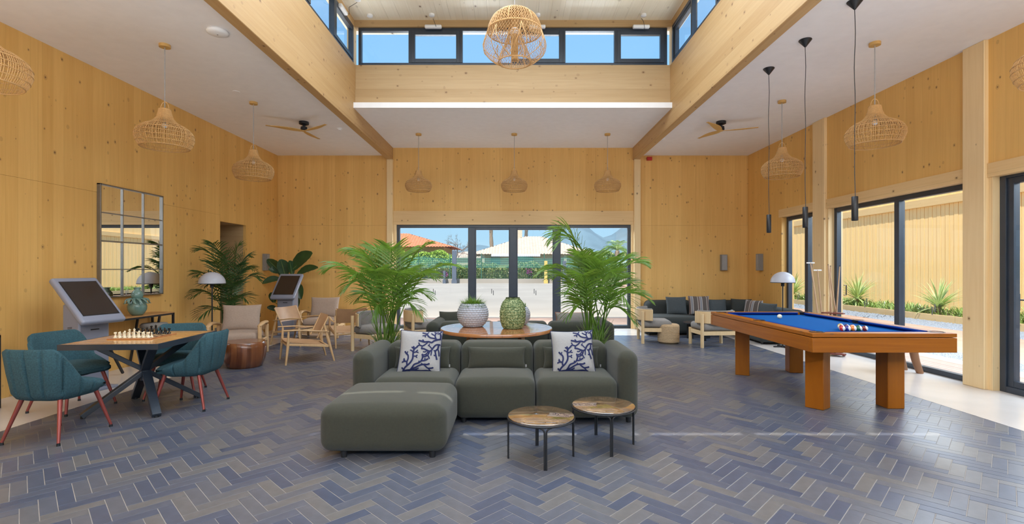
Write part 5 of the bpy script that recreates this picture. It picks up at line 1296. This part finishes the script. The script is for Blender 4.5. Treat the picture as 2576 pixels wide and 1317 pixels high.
# houses
def tiled_roof(x0, x1, y0, y1, ze, za, xr0, xr1, yr, mat, parent, step=.34):
    """hipped roof with half-round tile rows running down each slope"""
    def slope(A, B, Rb, Ra, nm):
        A, B, Ra, Rb = map(Vector, (A, B, Ra, Rb)); n = max(2, int((B-A).length/step)); m = M()
        e_ = (B-A).normalized(); nn = (B-A).cross(Ra-A).normalized()
        if nn.z < 0: nn = -nn
        def clipline(s_):
            # foot point on the eaves and where the line up the slope meets the hip or ridge
            P = A+(B-A)*s_; up = (Ra-A)-e_*((Ra-A).dot(e_)); la = (Ra-A).dot(e_)/(B-A).length; lb = (Rb-A).dot(e_)/(B-A).length
            f = 1.0
            if s_ < la: f = s_/la if la > 1e-6 else 1
            if s_ > lb: f = (1-s_)/(1-lb) if lb < 1-1e-6 else 1
            return P, P+up*max(0, min(1, f))
        K = 4*n; rowsv = []
        for i in range(K+1):
            P, Q = clipline(i/K); h = .07*(abs(sin(pi*i/4))); rowsv.append((P+nn*h, Q+nn*h))
        vs = [v for r in rowsv for v in r]; m.add(vs, [(2*i, 2*i+2, 2*i+3, 2*i+1) for i in range(K)])
        m.build(nm, mat, parent, smooth=0)
    slope((x0, y0, ze), (x1, y0, ze), (xr1, yr, za), (xr0, yr, za), 'front_roof_slope')
    slope((x1, y0, ze), (x1, y1, ze), (xr1, yr, za), (xr1, yr, za), 'end_roof_slope'); slope((x0, y1, ze), (x0, y0, ze), (xr0, yr, za), (xr0, yr, za), 'end_roof_slope')
    slope((x1, y1, ze), (x0, y1, ze), (xr0, yr, za), (xr1, yr, za), 'rear_roof_slope')
RT1 = plain('orange_roof_tile', (.50, .155, .07), .85, var=.15, scale=3); RT2 = plain('pale_pink_roof_tile', (.46, .35, .28), .85, var=.1, scale=3)
WY = plain('yellow_render', (.5, .33, .12), .85); WC = plain('cream_render', (.52, .44, .32), .85); SHUT = plain('grey_green_shutter', (.22, .34, .33), .6); LAV = plain('pale_fascia', (.70, .66, .78), .8)
h1 = empty('tiled_house', (0, 0, 0), 0, 'house with orange tiled hip roof and yellow walls at the left of the glazed doors', 'house', 'houses beyond the yard'); h1['label'] = 'yellow house with an orange tiled hip roof beyond the yard'
M().box(-27, -8.1, 58, 66, 0, 4.0).build('wall', WY, h1, smooth=0)
tiled_roof(-28, -6.9, 57, 67, 3.95, 5.75, -16, -13, 61, RT1, h1)
M().box(-12.5, -11.2, 57.9, 58, 1.2, 2.6).build('window', SHUT, h1)
h2 = empty('tiled_house', (0, 0, 0), 0, 'cream house with a pale pink tiled roof and chimney, behind the middle doors', 'house', 'houses beyond the yard')
M().box(-3.8, 8.6, 58.5, 68, 0, 3.3).build('wall', WC, h2, smooth=0)
tiled_roof(-5.1, 10.0, 57.3, 69, 3.1, 5.45, 1.6, 3.6, 62, RT2, h2)
M().box(-2.5, 3.2, 57.25, 57.45, 2.85, 3.15).build('fascia', LAV, h2)
M().box(-.2, 2.4, 58.35, 58.5, 2.25, 2.85).build('window', SHUT, h2); M().box(-2.6, -1.5, 58.35, 58.5, 1.9, 2.8).build('window', SHUT, h2)
M().box(.6, 1.2, 63, 63.6, 4.6, 6.4).build('chimney', WC, h2); M().box(6.0, 6.3, 57.6, 57.9, 0, 3.1).build('porch_post', WC, h2); M().box(-3.6, -3.3, 57.6, 57.9, 0, 3.1).build('porch_post', WC, h2)
h3 = empty('tiled_house', (0, 0, 0), 0, 'low distant house roof between the two nearer houses', 'house', 'houses beyond the yard')
M().box(-12, -4, 88, 96, 0, 3.4).build('wall', WC, h3, smooth=0); tiled_roof(-12.6, -3.4, 87.5, 96.5, 3.3, 4.6, -9, -7, 92, RT2, h3)
wwl = out('white_boundary_wall', plain('white_wall', (.8, .8, .8), .8), 11.2, 40, 55, 55.3, 0, 2.3)
# bare tree, palms, far trees
def bare_tree(x, y, h, lab, seed):
    t = empty('bare_tree', (x, y, 0), 0, lab, 'tree'); rng = random.Random(seed); m = M()
    def br(p, d, l, r, dep):
        q = p+d*l; m.tube([p, p.lerp(q, .5)+Vector([rng.gauss(0, l*.04) for _ in range(3)]), q], [r, r*.85, r*.65], 4, cap=False)
        if dep: 
            for _ in range(3 if dep > 1 else 4): dd = (d+Vector([rng.gauss(0, .55) for _ in range(3)])+Vector((0, 0, .1))).normalized(); br(q, dd, l*rng.uniform(.6, .8), r*.6, dep-1)
    br(Vector((0, 0, 0)), Vector((0, 0, 1)), h*.36, .14, 5); m.build('branches', plain('grey_bark', (.2, .16, .13), .9), t, smooth=180)
bare_tree(-8.3, 72, 6.2, 'leafless grey tree above the roofs between the houses', 2)
def far_palm(x, y, h, lab, crown, seed):
    t = empty('palm_tree', (x, y, 0), 0, lab, 'palm tree', 'palm trees beyond the houses'); rng = random.Random(seed)
    M().tube([(.12*sin(k*.7), 0, h*k/10) for k in range(11)], [.42+.06*(k % 2)-.012*k for k in range(11)], 10).build('trunk', plain('palm_bark', (.24, .18, .13), .9, var=.3), t, smooth=180)
    m = M()
    for i in range(22):
        a = rng.uniform(0, 2*pi); e_ = rng.uniform(-.5, 1.0); L = crown
        B = Vector((0, 0, h)); Tp = B+Vector((cos(a)*L*cos(e_), sin(a)*L*cos(e_), sin(e_)*L-.5)); C = B+Vector((cos(a)*L*.4, sin(a)*L*.4, sin(e_)*L*.5+1.2))
        f_ = frond_mesh(B, C, Tp, rng, leaflen=.9, n=14, wd=.09, start=.15, r0=.04); m.add(f_.v, f_.f)
    m.build('crown', LEAFO, t, smooth=180)
far_palm(-4.3, 100, 13.5, 'tall palm trunk rising behind the cream house, nearer the first door post', 3.4, 1)
far_palm(2.8, 100, 10.9, 'tall palm with its crown cut by the door head, above the chimney', 3.2, 2)
far_palm(16.5, 78, 4.3, 'low bushy palm beside the hills at the window edge', 2.6, 3)
hedge('tree_belt', 'low belt of trees at the foot of the hills', 13, 60, 84, 88, 0, 4.2, (LEAFO, OLIVE), 5000, .45, 8, 'trees')
hedge('tree_belt', 'low belt of trees behind the orange-roofed house', -60, -2, 110, 114, 0, 4.6, (LEAFO, OLIVE), 5000, .5, 9, 'trees')
# hills
hl = M(); rng = random.Random(21)
ridge = [(-2600, 70), (-1600, 60), (-700, 64), (-200, 70), (0, 60), (60, 62), (85, 80), (120, 112), (170, 118), (215, 92), (235, 92), (285, 118), (340, 128), (430, 150), (600, 190), (900, 170), (1500, 150), (2600, 90)]
def rh(x):
    for (a, ha), (b, hb) in zip(ridge[:-1], ridge[1:]):
        if a <= x <= b: return (ha+(hb-ha)*(x-a)/(b-a))
    return 60
xs = [-2600+20*i for i in range(261)]; rows = [(900, 0), (1000, .35), (1100, .75), (1200, 1), (1400, .9), (1700, .5)]
vs = []
for (y, f) in rows:
    for x in xs: vs.append((x, y, -5+f*rh(x)*(.96+.08*sin(x*.05+y)*f)+(rng.uniform(-3, 3) if 0 < f else 0)*f))
K = len(xs); hl.add(vs, [(r*K+i, r*K+i+1, (r+1)*K+i+1, (r+1)*K+i) for r in range(len(rows)-1) for i in range(K-1)])
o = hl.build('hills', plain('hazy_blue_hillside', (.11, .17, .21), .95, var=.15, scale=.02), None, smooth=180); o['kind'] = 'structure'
o = M().box(-3000, 3000, 130, 1000, -3, -.2).build('far_land', plain('far_scrub', (.25, .25, .15), .95, var=.2, scale=.01), None, smooth=0); o['kind'] = 'structure'
